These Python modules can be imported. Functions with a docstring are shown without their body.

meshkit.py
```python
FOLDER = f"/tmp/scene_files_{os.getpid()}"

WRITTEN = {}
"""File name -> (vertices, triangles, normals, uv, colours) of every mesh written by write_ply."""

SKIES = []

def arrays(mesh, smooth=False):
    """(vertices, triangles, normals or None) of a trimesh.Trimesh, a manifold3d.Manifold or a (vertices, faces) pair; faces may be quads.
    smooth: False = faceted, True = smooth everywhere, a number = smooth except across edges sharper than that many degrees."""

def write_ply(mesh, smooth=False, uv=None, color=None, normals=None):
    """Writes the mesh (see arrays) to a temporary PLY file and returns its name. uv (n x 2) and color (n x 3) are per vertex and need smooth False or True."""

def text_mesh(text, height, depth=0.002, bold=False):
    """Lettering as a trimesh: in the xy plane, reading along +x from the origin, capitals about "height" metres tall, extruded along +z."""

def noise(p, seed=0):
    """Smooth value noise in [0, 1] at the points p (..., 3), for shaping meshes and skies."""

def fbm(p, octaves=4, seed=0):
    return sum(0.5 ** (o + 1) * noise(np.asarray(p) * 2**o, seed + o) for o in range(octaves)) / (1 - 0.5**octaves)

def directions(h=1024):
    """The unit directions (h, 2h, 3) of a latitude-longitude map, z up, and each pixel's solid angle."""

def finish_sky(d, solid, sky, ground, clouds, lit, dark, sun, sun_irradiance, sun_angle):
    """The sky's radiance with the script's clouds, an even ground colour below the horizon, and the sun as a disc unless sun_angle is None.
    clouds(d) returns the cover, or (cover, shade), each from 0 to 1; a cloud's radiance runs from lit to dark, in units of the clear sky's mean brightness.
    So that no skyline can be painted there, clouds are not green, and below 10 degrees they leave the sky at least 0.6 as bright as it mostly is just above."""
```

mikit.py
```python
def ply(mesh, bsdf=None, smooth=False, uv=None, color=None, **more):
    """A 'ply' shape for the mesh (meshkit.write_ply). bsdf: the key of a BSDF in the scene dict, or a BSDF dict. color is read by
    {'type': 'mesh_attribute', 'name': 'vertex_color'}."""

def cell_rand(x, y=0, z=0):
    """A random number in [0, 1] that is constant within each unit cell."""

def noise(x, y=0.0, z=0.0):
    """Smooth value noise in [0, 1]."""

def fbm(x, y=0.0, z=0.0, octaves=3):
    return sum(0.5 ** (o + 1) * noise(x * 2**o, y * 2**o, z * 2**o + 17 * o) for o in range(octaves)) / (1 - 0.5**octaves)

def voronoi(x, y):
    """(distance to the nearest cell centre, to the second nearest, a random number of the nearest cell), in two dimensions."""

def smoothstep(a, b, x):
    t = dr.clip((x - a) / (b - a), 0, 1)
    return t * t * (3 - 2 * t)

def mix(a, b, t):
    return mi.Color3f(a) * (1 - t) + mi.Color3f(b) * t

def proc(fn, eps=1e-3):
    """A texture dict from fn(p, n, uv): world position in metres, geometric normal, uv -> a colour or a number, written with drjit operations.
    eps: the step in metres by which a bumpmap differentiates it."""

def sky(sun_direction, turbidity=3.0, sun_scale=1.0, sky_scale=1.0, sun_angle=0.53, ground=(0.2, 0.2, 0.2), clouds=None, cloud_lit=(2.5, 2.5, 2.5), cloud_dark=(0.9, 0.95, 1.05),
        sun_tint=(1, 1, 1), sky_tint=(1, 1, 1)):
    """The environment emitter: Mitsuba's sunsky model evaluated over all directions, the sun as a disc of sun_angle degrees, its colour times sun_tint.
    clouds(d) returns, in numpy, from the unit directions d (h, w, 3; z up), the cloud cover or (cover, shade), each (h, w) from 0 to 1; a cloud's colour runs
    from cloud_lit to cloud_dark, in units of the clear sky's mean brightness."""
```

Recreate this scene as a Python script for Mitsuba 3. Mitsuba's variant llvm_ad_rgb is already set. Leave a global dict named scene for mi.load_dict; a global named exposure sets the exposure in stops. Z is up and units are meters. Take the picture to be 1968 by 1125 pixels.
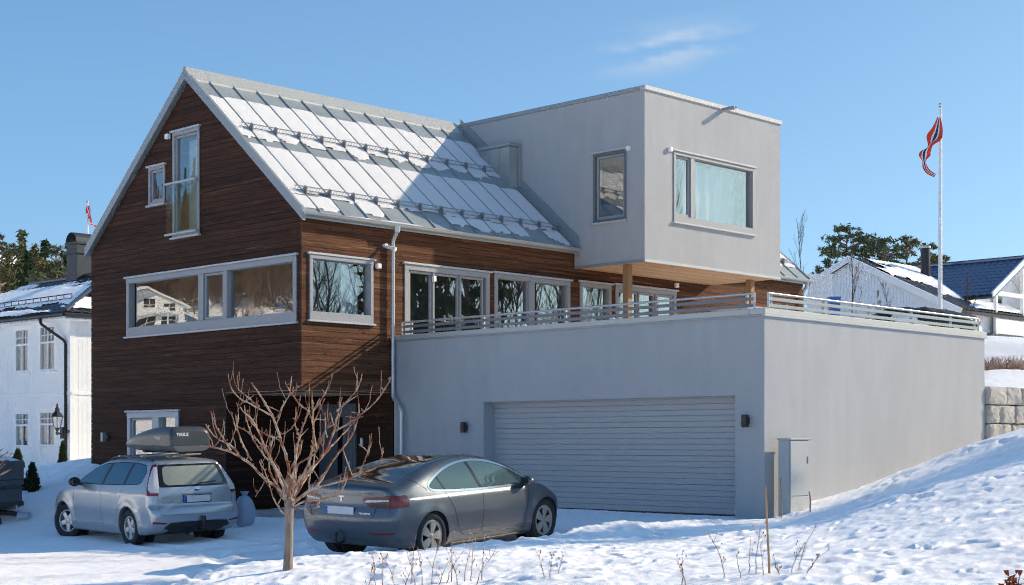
import math, random
import numpy as np, trimesh, manifold3d as m3, shapely
import shapely.geometry as sg
from shapely import affinity
from scipy.interpolate import RBFInterpolator, PchipInterpolator
from scipy.spatial import cKDTree, ConvexHull
import drjit as dr, mitsuba as mi
import mikit, meshkit
from mikit import proc, noise, fbm, voronoi, cell_rand, smoothstep, mix

scene, labels = {}, {}
T4 = mi.ScalarTransform4f
exposure = 2.16
S = 0.88                       # the house is drawn on a module of 0.88 m
PI = math.pi
# ------------------------------------------------------------------ camera, sky
FPX, U0, V0, TH = 2903.9, 974.1, 850.0, 0.777
CAM = np.array([-20.769, -26.824, 0.0]) * S
FWD = np.array([math.cos(TH), math.sin(TH), 0]); RGT = np.array([math.sin(TH), -math.cos(TH), 0])
scene['camera'] = {
    'type': 'perspective', 'fov_axis': 'x', 'fov': math.degrees(2 * math.atan(984 / FPX)),
    'near_clip': 0.5, 'far_clip': 4000.0,
    'principal_point_offset_x': (984 - U0) / 1968.0, 'principal_point_offset_y': (562.5 - V0) / 1125.0,
    'to_world': T4().look_at(origin=CAM.tolist(), target=(CAM + FWD).tolist(), up=[0, 0, 1])}
SUN_AZ, SUN_EL = math.radians(-25.5), math.radians(27.3)
SUN = np.array([math.cos(SUN_EL) * math.cos(SUN_AZ), math.cos(SUN_EL) * math.sin(SUN_AZ), math.sin(SUN_EL)])


def wisps(d):
    """a few thin wisps of high cloud"""
    az = np.arctan2(d[..., 1], d[..., 0]); el = np.arcsin(np.clip(d[..., 2], -1, 1))
    q = np.stack([np.degrees(az) * 0.42 + np.degrees(el) * 0.5, np.degrees(el) * 3.0 + np.degrees(az) * 0.35, az * 0], -1)
    n = meshkit.fbm(q, 5, 3)
    big = meshkit.fbm(np.stack([np.degrees(az) * 0.16 + 3.3, np.degrees(el) * 0.3, az * 0], -1), 2, 11)
    c = n * 0
    streak = np.exp(-((np.degrees(az) - 38.4) / 2.2) ** 2 - ((np.degrees(el) - 14.5 + 0.12 * (np.degrees(az) - 38.4)) / 0.65) ** 2)
    c2 = np.clip((n - 0.40) * 3.2, 0, 1) * streak
    return np.clip(np.maximum(c * 0.4, c2 * 0.62), 0, 1) * (el > 0.02)


scene['sky_light'] = mikit.sky(SUN.tolist(), turbidity=4.0, ground=(0.6, 0.62, 0.66), clouds=wisps, cloud_lit=(2.2, 2.2, 2.25), sun_tint=(0.90, 0.96, 1.07), sky_tint=(0.585, 0.805, 0.985))


# ------------------------------------------------------------------ helpers
def wpos(u, v, d):
    return CAM + FWD * d + RGT * ((u - U0) / FPX * d) + np.array([0, 0, (V0 - v) / FPX * d])


def free(name, table):
    if name not in table:
        return name
    k = 1
    while f'{name}_{k:03d}' in table:
        k += 1
    return f'{name}_{k:03d}'


def thing(name, label, cat, group=None, kind=None):
    key = free(name, labels)
    labels[key] = {'label': label, 'category': cat}
    if group: labels[key]['group'] = group
    if kind: labels[key]['kind'] = kind
    return key


def obj(name, mesh, mat, parent=None, smooth=False, label=None, kind=None, M=None, **kw):
    key = free(f'{parent}__{name}' if parent else name, scene)
    d = mesh if isinstance(mesh, dict) else mikit.ply(mesh, mat, smooth, **kw)
    d = dict(d)
    if M is not None: d['to_world'] = M
    scene[key] = d
    if label or kind:
        labels.setdefault(key, {})
        if label: labels[key]['label'] = label
        if kind: labels[key]['kind'] = kind
    return key


def single(name, mesh, mat, label, cat, group=None, kind=None, smooth=False, M=None):
    key = thing(name, label, cat, group, kind)
    d = dict(mesh if isinstance(mesh, dict) else mikit.ply(mesh, mat, smooth))
    if M is not None: d['to_world'] = M
    scene[key] = d
    return key


def struct(name, mesh, mat, label, smooth=False):
    scene[name] = mikit.ply(mesh, mat, smooth)
    labels[name] = {'label': label, 'category': name.replace('_', ' '), 'kind': 'structure'}


def cat(ms):
    ms = [m for m in ms if m is not None and len(m.vertices)]
    return trimesh.util.concatenate(ms)


def fixvol(m):
    if m.volume < 0: m.invert()
    return m


def box(x0, x1, y0, y1, z0, z1):
    b = trimesh.creation.box((abs(x1 - x0), abs(y1 - y0), abs(z1 - z0)))
    b.apply_translation(((x0 + x1) / 2, (y0 + y1) / 2, (z0 + z1) / 2))
    return b


def hull(pts):
    h = trimesh.Trimesh(*hull_arrays(np.asarray(pts, float)), process=False)
    return h


def hull_arrays(p):
    h = ConvexHull(p)
    f = h.simplices.copy()
    v = p
    n = np.cross(v[f[:, 1]] - v[f[:, 0]], v[f[:, 2]] - v[f[:, 0]])
    flip = (n * h.equations[:, :3]).sum(1) < 0
    f[flip] = f[flip][:, ::-1]
    return v, f


def cbox(x0, x1, y0, y1, z0, z1, c=0.01):
    """a box with chamfered edges"""
    x0, x1 = min(x0, x1), max(x0, x1); y0, y1 = min(y0, y1), max(y0, y1); z0, z1 = min(z0, z1), max(z0, z1)
    c = min(c, 0.45 * min(x1 - x0, y1 - y0, z1 - z0))
    p = []
    for x, sx in ((x0, 1), (x1, -1)):
        for y, sy in ((y0, 1), (y1, -1)):
            for z, sz in ((z0, 1), (z1, -1)):
                p += [(x + sx * c, y + sy * c, z), (x + sx * c, y, z + sz * c), (x, y + sy * c, z + sz * c)]
    return hull(p)


def prism(poly, axis, a0, a1):
    """extrude a shapely polygon; axis x: (y,z), axis y: (x,z), axis z: (x,y)"""
    out = []
    for g in getattr(poly, 'geoms', [poly]):
        if g.is_empty or g.area < 1e-7 or g.geom_type != 'Polygon': continue
        m = trimesh.creation.extrude_polygon(g, abs(a1 - a0), engine='earcut')
        v = np.array(m.vertices); a = v[:, 2] + min(a0, a1)
        if axis == 'x': v = np.stack([a, v[:, 0], v[:, 1]], 1)
        elif axis == 'y': v = np.stack([v[:, 0], a, v[:, 1]], 1)
        else: v = np.stack([v[:, 0], v[:, 1], a], 1)
        out.append(fixvol(trimesh.Trimesh(v, m.faces, process=False)))
    return cat(out) if out else None


def tube(pts, rad, n=8, cap=True):
    pts = np.asarray(pts, float); k = len(pts)
    rad = np.broadcast_to(np.asarray(rad, float), (k,))
    t = np.gradient(pts, axis=0); t /= np.maximum(np.linalg.norm(t, axis=1, keepdims=True), 1e-9)
    a = np.cross(t[0], [0.31, 0.2, 0.93]);
    if np.linalg.norm(a) < 1e-3: a = np.cross(t[0], [1, 0, 0])
    a /= np.linalg.norm(a)
    ang = np.arange(n) * 2 * PI / n
    vs = []
    for i in range(k):
        a = a - t[i] * (a @ t[i]); a /= np.linalg.norm(a)
        b = np.cross(t[i], a)
        vs.append(pts[i] + rad[i] * (np.cos(ang)[:, None] * a + np.sin(ang)[:, None] * b))
    v = np.vstack(vs)
    i = np.arange(n); j = (i + 1) % n
    f = []
    for s in range(k - 1):
        f += [np.stack([i + s * n, j + s * n, j + (s + 1) * n], 1), np.stack([i + s * n, j + (s + 1) * n, i + (s + 1) * n], 1)]
    if cap:
        v = np.vstack([v, pts[:1], pts[-1:]])
        f += [np.stack([j, i, i * 0 + k * n], 1), np.stack([i + (k - 1) * n, j + (k - 1) * n, i * 0 + k * n + 1], 1)]
    return trimesh.Trimesh(v, np.vstack(f), process=False)


def lathe(prof, n=24):
    """prof: (radius, z) from bottom to top"""
    prof = np.asarray(prof, float); k = len(prof)
    a = np.arange(n) * 2 * PI / n
    v = np.stack([np.outer(prof[:, 0], np.cos(a)), np.outer(prof[:, 0], np.sin(a)), np.repeat(prof[:, 1:], n, 1)], -1).reshape(-1, 3)
    i = np.arange(n); j = (i + 1) % n
    f = []
    for s in range(k - 1):
        f += [np.stack([i + s * n, j + s * n, j + (s + 1) * n], 1), np.stack([i + s * n, j + (s + 1) * n, i + (s + 1) * n], 1)]
    return trimesh.Trimesh(v, np.vstack(f), process=False)


def xf(m, R=None, t=(0, 0, 0), s=1.0):
    v = np.array(m.vertices) * s
    if R is not None: v = v @ np.asarray(R).T
    return trimesh.Trimesh(v + np.asarray(t), m.faces, process=False)


def rotz(a): return np.array([[math.cos(a), -math.sin(a), 0], [math.sin(a), math.cos(a), 0], [0, 0, 1]])
def rotx(a): return np.array([[1, 0, 0], [0, math.cos(a), -math.sin(a)], [0, math.sin(a), math.cos(a)]])
def roty(a): return np.array([[math.cos(a), 0, math.sin(a)], [0, 1, 0], [-math.sin(a), 0, math.cos(a)]])


def at_M(loc, rz=0.0, s=1.0):
    return T4().translate(list(map(float, loc))).rotate([0, 0, 1], math.degrees(rz)).scale(float(s))


def to_mf(m):
    v = np.round(np.array(m.vertices, np.float32), 6)
    return m3.Manifold(m3.Mesh(vert_properties=v, tri_verts=np.array(m.faces, np.uint32)))


def welded(m):
    q = trimesh.Trimesh(m.vertices, m.faces, process=True); q.merge_vertices()
    return q


def from_mf(mf):
    q = mf.to_mesh()
    return trimesh.Trimesh(np.array(q.vert_properties[:, :3], float), np.array(q.tri_verts), process=False)


def rect(a0, z0, a1, z1): return sg.box(min(a0, a1), min(z0, z1), max(a0, a1), max(z0, z1))


# ------------------------------------------------------------------ materials
def rgb(*c): return {'type': 'rgb', 'value': list(c)}


def mat(name, base, rough=0.5, metal=0.0, spec=0.5, two=True, bump=None, bump_scale=1.0, **kw):
    b = {'type': 'principled', 'base_color': base if isinstance(base, dict) else rgb(*base), 'roughness': rough, 'metallic': metal, 'specular': spec, **kw}
    if bump: b = {'type': 'bumpmap', 'arbitrary': bump, 'scale': bump_scale, 'bsdf': b}
    scene[name] = {'type': 'twosided', 'bsdf': b} if two else b


PITCH = 0.118
AL = 1.15


def wood_tone(p, n, lo, hi, pale):
    gab = dr.abs(n.x) > dr.abs(n.y)
    a = dr.select(gab, p.y, p.x)
    row = dr.floor((p.z + 5.0) / PITCH)
    tone = cell_rand(row, 3.0) * 0.7 + cell_rand(row, dr.floor(a / 3.1 + cell_rand(row, 9.0) * 3), 5.0) * 0.5
    grain = fbm(a * 2.2 + row * 7.3, p.z * 60.0, row, 4)
    streak = fbm(a * 0.9 + row * 3.1, p.z * 22.0, 4.0, 3)
    knot = smoothstep(0.86, 0.93, noise(a * 7.0, p.z * 30.0, row))
    c = mix(lo, hi, dr.clip(tone * 0.45 + (grain - 0.5) * 0.8 + (streak - 0.45) * 0.55 + 0.1, 0, 1))
    c = mix(c, pale, smoothstep(0.66, 0.8, streak) * smoothstep(0.45, 0.7, grain) * 0.55)
    return mix(c, (0.025, 0.013, 0.009), knot * 0.7)


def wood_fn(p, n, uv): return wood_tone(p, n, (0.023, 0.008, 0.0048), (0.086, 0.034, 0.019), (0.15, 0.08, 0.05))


def wood_lit_fn(p, n, uv): return wood_tone(p, n, (0.048, 0.018, 0.009), (0.215, 0.095, 0.048), (0.33, 0.19, 0.11))


def stucco_fn(p, n, uv):
    a = fbm(p.x * 0.9 + p.y * 0.9, p.z * 0.5, p.y * 0.3, 4)
    b = fbm(p.x * 6 + p.y * 6, p.z * 1.6, 2.0, 3)
    c = fbm(p.x * 45.0, p.y * 45.0, p.z * 45.0, 2)
    return mi.Color3f(0.402, 0.412, 0.43) * (0.86 + 0.14 * a + 0.10 * b + 0.10 * c)


def stucco_bump(p, n, uv): return fbm(p.x * 45.0, p.y * 45.0, p.z * 45.0, 3) * 0.006


def zinc_fn(p, n, uv):
    a = fbm(p.x * 1.1, p.y * 3.0, p.z * 3.0, 4)
    b = fbm(p.x * 9.0, p.y * 2.2, p.z * 2.2, 3)
    return mi.Color3f(0.33, 0.365, 0.375) * (0.72 + 0.4 * a + 0.2 * b)


def snow_fn(p, n, uv):
    a = fbm(p.x * 0.7, p.y * 0.7, 0.0, 4)
    return mix((0.87, 0.87, 0.88), (0.93, 0.93, 0.93), a)


def snow_bump(p, n, uv): return fbm(p.x * 9.0, p.y * 9.0, p.z * 9.0, 4) * 0.018


def drive_fn(p, n, uv):
    a = fbm(p.x * 0.9, p.y * 0.9, 0.0, 4)
    b = fbm(p.x * 14.0, p.y * 14.0, 0.0, 3)
    c = mix((0.78, 0.785, 0.80), (0.89, 0.89, 0.895), a)
    return mix(c, (0.52, 0.52, 0.53), smoothstep(0.62, 0.8, b) * 0.25)


def drive_bump(p, n, uv): return fbm(p.x * 5.0, p.y * 5.0, 0.0, 4) * 0.02


def stone_fn(p, n, uv):
    a = fbm(p.x * 3.0, p.y * 3.0, p.z * 3.0, 4); b = fbm(p.x * 22, p.y * 22, p.z * 22, 3)
    return mix((0.30, 0.29, 0.27), (0.56, 0.54, 0.51), a * 0.6 + b * 0.5)


def stone_bump(p, n, uv): return fbm(p.x * 14, p.y * 14, p.z * 14, 4) * 0.05


def bark_fn(p, n, uv):
    a = fbm(p.x * 30, p.y * 30, p.z * 7, 3)
    return mix((0.12, 0.08, 0.06), (0.40, 0.34, 0.29), a)


def twig_fn(p, n, uv):
    a = fbm(p.x * 9, p.y * 9, p.z * 9, 3)
    return mix((0.23, 0.095, 0.058), (0.47, 0.37, 0.29), smoothstep(0.34, 0.66, a))


def shoot_fn(p, n, uv):
    a = fbm(p.x * 12, p.y * 12, p.z * 12, 3)
    return mix((0.22, 0.08, 0.048), (0.45, 0.32, 0.235), smoothstep(0.25, 0.7, a))


def soffit_fn(p, n, uv):
    row = dr.floor(p.y / 0.12)
    g = fbm(p.x * 1.8 + row * 4, p.y * 45, row, 4)
    return mix((0.42, 0.26, 0.16), (0.68, 0.49, 0.33), dr.clip(cell_rand(row, 1.0) * 0.5 + g * 0.6, 0, 1))


def white_fn(p, n, uv):
    a = fbm(p.x * 2, p.y * 2, p.z * 2, 3)
    return mi.Color3f(0.80, 0.81, 0.82) * (0.92 + 0.1 * a)


def dirt_paint(base, dirt, zlo, zhi):
    def fn(p, n, uv):
        k = fbm(p.x * 5, p.y * 5, p.z * 9, 4)
        m = (1 - smoothstep(zlo, zhi, p.z + (k - 0.5) * 0.5)) * (0.12 + 0.4 * k)
        return mix(base, dirt, m)
    return fn


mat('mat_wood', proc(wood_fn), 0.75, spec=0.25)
mat('mat_wood_lit', proc(wood_lit_fn), 0.8, spec=0.2)      # lighter copy of the boards, sunlight on the southern wall put into the colour
mat('mat_stucco', proc(stucco_fn), 0.92, spec=0.2, bump=proc(stucco_bump, 0.004))
for b in ('mat_stucco',):
    pass
mat('mat_zinc', proc(zinc_fn), 0.42, metal=0.35)
mat('mat_metal', (0.30, 0.33, 0.35), 0.42, metal=0.3)
mat('mat_galv', (0.50, 0.52, 0.53), 0.35, metal=0.6)
mat('mat_coping', (0.45, 0.46, 0.45), 0.45, metal=0.25)
mat('mat_frame', (0.30, 0.31, 0.33), 0.5)
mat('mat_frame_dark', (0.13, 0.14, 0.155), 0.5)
mat('mat_bar', (0.17, 0.185, 0.21), 0.45, metal=0.2)
mat('mat_chimney', (0.03, 0.038, 0.048), 0.5)
mat('mat_greycurtain', (0.30, 0.31, 0.32), 0.9)
mat('mat_dimcurtain', (0.15, 0.155, 0.16), 0.9)
mat('mat_frame_light', (0.45, 0.46, 0.48), 0.5)
mat('mat_snow', proc(snow_fn), 0.85, spec=0.25, bump=proc(snow_bump, 0.01))
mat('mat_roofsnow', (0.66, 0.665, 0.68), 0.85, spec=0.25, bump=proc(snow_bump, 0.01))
mat('mat_drive', proc(drive_fn), 0.8, spec=0.3, bump=proc(drive_bump, 0.01))
mat('mat_stone', proc(stone_fn), 0.9, spec=0.2, bump=proc(stone_bump, 0.006))
mat('mat_bark', proc(bark_fn), 0.9, spec=0.2)
mat('mat_twig', proc(twig_fn), 0.85, spec=0.2)
mat('mat_shoot', proc(shoot_fn), 0.8, spec=0.25)
mat('mat_soffit', proc(soffit_fn), 0.7, spec=0.3)
mat('mat_post', (0.33, 0.185, 0.09), 0.7)
mat('mat_white', proc(white_fn), 0.6)
mat('mat_whiteplain', (0.80, 0.80, 0.80), 0.5)
mat('mat_backing', (0.02, 0.014, 0.012), 0.9)
mat('mat_room', (0.055, 0.055, 0.058), 0.9)
mat('mat_curtain', (0.72, 0.72, 0.69), 0.95)
mat('mat_black', (0.018, 0.018, 0.02), 0.45)
mat('mat_blackgloss', (0.012, 0.012, 0.014), 0.12)
mat('mat_rubber', (0.022, 0.022, 0.024), 0.8)
mat('mat_chrome', (0.78, 0.79, 0.80), 0.12, metal=1.0)
mat('mat_tile', (0.028, 0.03, 0.036), 0.28, spec=0.6)
mat('mat_tileblue', (0.055, 0.10, 0.19), 0.22, spec=0.9, clearcoat=1.0, clearcoat_gloss=0.9)
mat('mat_doorgrey', (0.15, 0.155, 0.17), 0.5)
mat('mat_slat', (0.36, 0.375, 0.395), 0.5)
mat('mat_cabinet', (0.40, 0.42, 0.43), 0.55)
mat('mat_red', (0.50, 0.03, 0.03), 0.6)
mat('mat_flagred', (0.74, 0.06, 0.03), 0.8)
mat('mat_flagwhite', (0.8, 0.8, 0.8), 0.8)
mat('mat_flagblue', (0.02, 0.04, 0.17), 0.8)
mat('mat_tarp', (0.11, 0.118, 0.128), 0.75)
mat('mat_bluebin', (0.03, 0.12, 0.42), 0.5)
mat('mat_paleboard', (0.60, 0.48, 0.36), 0.7)
mat('mat_reed', (0.40, 0.27, 0.16), 0.9)
mat('mat_redleaf', (0.24, 0.055, 0.02), 0.8)
mat('mat_sack', (0.35, 0.42, 0.52), 0.35)
scene['mat_pane'] = {'type': 'thindielectric', 'int_ior': 2.3, 'specular_transmittance': rgb(0.80, 0.85, 0.88)}
scene['mat_plainpane'] = {'type': 'thindielectric', 'int_ior': 1.42, 'specular_transmittance': rgb(0.85, 0.88, 0.88)}
scene['mat_balglass'] = {'type': 'thindielectric', 'int_ior': 1.6, 'specular_transmittance': rgb(0.80, 0.92, 0.88)}
for nm, c in (('mat_pine', (0.11, 0.13, 0.07)), ('mat_spruce', (0.055, 0.078, 0.034)), ('mat_thuja', (0.030, 0.042, 0.016)), ('mat_olive', (0.15, 0.14, 0.062))):
    scene[nm] = {'type': 'twosided', 'bsdf': {'type': 'principled', 'base_color': rgb(*c), 'roughness': 0.8, 'specular': 0.2}}
mat('mat_scrub', (0.17, 0.115, 0.075), 0.9)
mat('mat_birch', (0.085, 0.06, 0.05), 0.9)
# ------------------------------------------------------------------ terrain
def wp(u, v, d): return tuple(wpos(u, v, d))


DRIVE = sg.Polygon([(2.9, -9.2), (2.37, -9.15), (1.4, -8.5), (0.1, -8.0), (-1.6, -8.15), (-2.9, -8.5), (-4.5, -8.5), (-5.4, -8.05), (-6.3, -8.05), (-7.7, -7.3), (-9.4, -8.6), (-9.8, -11.0), (-11, -14), (-14, -18),
                    (-17, -21.5), (-22, -27), (-34, -20), (-30, -5), (-18, 8), (-9, 9.5), (-5.2, 7.6), (-2.6, 5.0), (-1.2, 4.2), (0.0, 3.7), (2.9, 3.4)])
PD = [(2.6, -5.6, -1.26), (2.4, -9, -1.27), (2.4, -2.6, -1.25), (-.8, -7.2, -1.575), (-3.65, -7.7, -1.69), (-3.9, -6.1, -1.715), (-3.73, .1, -1.83), (-3.51, 2.74, -1.80), (-2.2, 0, -1.77), (0, 0, -1.5), (0, 2.5, -1.52), (2.4, 1, -1.35),
      (-8.7, -4.8, -1.9), (-8, 0, -1.95), (-7, 6, -1.9), (-2.85, 6.3, -1.66), (-18, -23, -1.62), (-25, -20, -1.7), (-15, -10, -1.86), (-20, 0, -2), (-12, 8, -2), (-30, 10, -1.5), (-40, -30, -1.5), (2.6, 4, -1.3)]
PL = [(-7.88, -9.93, -1.40), (-7.9, -7.7, -1.68), (-6.27, -8.35, -1.48), (-5.34, -8.3, -1.52), (-4.42, -8.75, -1.39), (-2.82, -8.66, -1.345), (-1.67, -8.3, -1.27), (.14, -8.15, -1.235), (1.5, -8.63, -1.23), (2.37, -9.23, -1.235),
      (3.66, -9.23, -1.06), (5.8, -9.23, -.70), (7.9, -9.23, -.33), (9.97, -9.23, .04), (-9.3, -8.8, -1.72), (-10.5, -13, -1.7),
      wp(700, 1125, 15.5), wp(984, 1125, 14), wp(1300, 1125, 13), wp(1600, 1125, 12.3), wp(1968, 1125, 11.6), wp(1200, 1060, 18.5), wp(1400, 1040, 20), wp(1600, 1004, 20.5), wp(1750, 956, 21), wp(1968, 900, 21), wp(1968, 1000, 16),
      wp(1700, 1050, 16), wp(1968, 826, 27), wp(1800, 893, 25.5), wp(1900, 850, 28.6), wp(1500, 1005, 23.6), (5, -16, -.25), (12, -14, .6), (20, -15, 1.3), (10, -25, -.5), (25, -24, 1.2), (0, -20, -.95), (-12, -19, -1.5), (-15, -24, -1.5), (-5, -26, -1.2),
      (-1.54, 7.87, -1.06), (-.2, 9.3, -.62), (0, 7.92, -.48), (.06, 11.95, -.72), (-1.65, 6.4, -1.12), (-.6, 5.6, -1.0), (5.7, 15, -.6), (5.7, 19, -.72), (5.7, 27, -.75), (-4, 12, -1.3), (-6, 25, -1.2), (-20, 25, -.8), (10, 10, .2), (20, 9, 1.8), (20, 20, 1.5), (0, 40, 0.5),
      (-30, 20, -.5), (-35, -20, -1.2), (-25, -40, -1.2), (5, -45, -.8), (40, -45, 1.0), (-3, 4.6, -1.5), (0.0, 4.2, -1.3)]
PU = [(10.2, -8.9, 1.08), (11, -7, 1.16), (14, -9, 1.15), (17, -9, 1.25), (12.5, -8, 1.2), wp(1930, 712, 37), wp(1930, 700, 40), wp(1900, 655, 50), wp(1960, 652, 50), wp(1800, 640, 46), wp(1650, 640, 44), (18, -2, 1.7), (18, 6, 1.7), (37, 6, 4.1), (40, 2, 4.1), (44, 12, 4.6), (30, 14, 3.2), (20, 20, 1.5),
      (40, -20, 3.0), (22, -16, 1.7), (60, 0, 5), (60, 30, 5.5), (30, -40, 1.3)]


def rbf(P, sm=0.0):
    P = np.array(P); return RBFInterpolator(P[:, :2], P[:, 2], kernel='linear' if sm < 0 else 'thin_plate_spline', smoothing=max(sm, 0))


_rd, _rl, _ru = rbf(PD, 0.5), rbf(PL, 0.02), rbf(PU, 0.5)
L0 = np.array([10.0, -9.20]); LN = np.array([0.713, 0.701])


def sstep(a, b, x):
    t = np.clip((x - a) / (b - a), 0, 1); return t * t * (3 - 2 * t)


def far_z(x, y):
    az = np.degrees(np.arctan2(y, x)); R = np.hypot(x, y)
    hill = sstep(48, 66, az) * (1 - sstep(150, 175, az))
    h = sstep(50, 215, R) * 29 * hill + np.clip(R - 240, 0, 600) * 0.05 * hill
    h = h + sstep(30, 80, R) * 5.0 * (1 - sstep(35, 55, np.abs(az - 10))) * (1 - hill)
    return h - 0.6 + 1.5 * (meshkit.fbm(np.stack([x * .02, y * .02, x * 0], -1), 3) - .5)


DRB = DRIVE.buffer(0)
_bd = np.array([DRB.exterior.interpolate(t).coords[0] for t in np.linspace(0, DRB.exterior.length, 2400)])
_btree = cKDTree(_bd)
rng = np.random.default_rng(5)


def drive_sd(x, y):
    d, _ = _btree.query(np.stack([x, y], -1).reshape(-1, 2))
    ins = shapely.contains_xy(DRB, x.ravel(), y.ravel())
    return np.where(ins, -d, d).reshape(x.shape)


def base_z(x, y):
    q = np.stack([x, y], -1).reshape(-1, 2)
    R = np.hypot(x - 3, y)
    qq = q.copy(); r_ = np.hypot(qq[:, 0], qq[:, 1]); k = np.minimum(1, 70 / np.maximum(r_, 1)); qq *= k[:, None]
    zl = _rl(qq).reshape(x.shape); zu = _ru(qq).reshape(x.shape); zd = _rd(qq).reshape(x.shape)
    s = y + 9.16
    up = sstep(0.02, 0.22, s) * (x > 9.6) * (y < 6) + (x > 9) * (y >= 6) * sstep(9, 20, x)
    z = zl * (1 - up) + zu * up
    sd = drive_sd(x, y)
    kd = 1 - sstep(-0.05, 0.55, sd)
    z = z * (1 - kd) + zd * kd
    w = sstep(42, 72, R)
    return z * (1 - w) + far_z(x, y) * w, sd


def ground(x, y):
    z, _ = base_z(np.atleast_1d(float(x)), np.atleast_1d(float(y)))
    return float(z[0])


# trodden snow: dents along wandering tracks
dents = []
for k in range(26):
    p = np.array([rng.uniform(-9, 6), rng.uniform(-19, -9.6)]); a = rng.uniform(0, 6.28)
    for i in range(16):
        a += rng.normal(0, 0.25); p = p + 0.55 * np.array([math.cos(a), math.sin(a)])
        o = (0.11 if i % 2 else -0.11) * np.array([-math.sin(a), math.cos(a)])
        dents.append((p[0] + o[0], p[1] + o[1], a, rng.uniform(0.018, 0.045), rng.uniform(0.75, 1.2)))
for k in range(700):
    dents.append((rng.uniform(-11, 9), rng.uniform(-19, -8.6), rng.uniform(0, 6.28), rng.uniform(0.012, 0.035), rng.uniform(0.3, 0.6)))
for k in range(260):
    dents.append((rng.uniform(-11, 9), rng.uniform(-19, -8.6), rng.uniform(0, 6.28), rng.uniform(0.008, 0.028), rng.uniform(0.6, 1.4)))
for k in range(60):
    dents.append((rng.uniform(-5, 1), rng.uniform(8.5, 16), rng.uniform(0, 6.28), rng.uniform(0.02, 0.06), rng.uniform(0.7, 1.2)))
ruts = []
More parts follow.
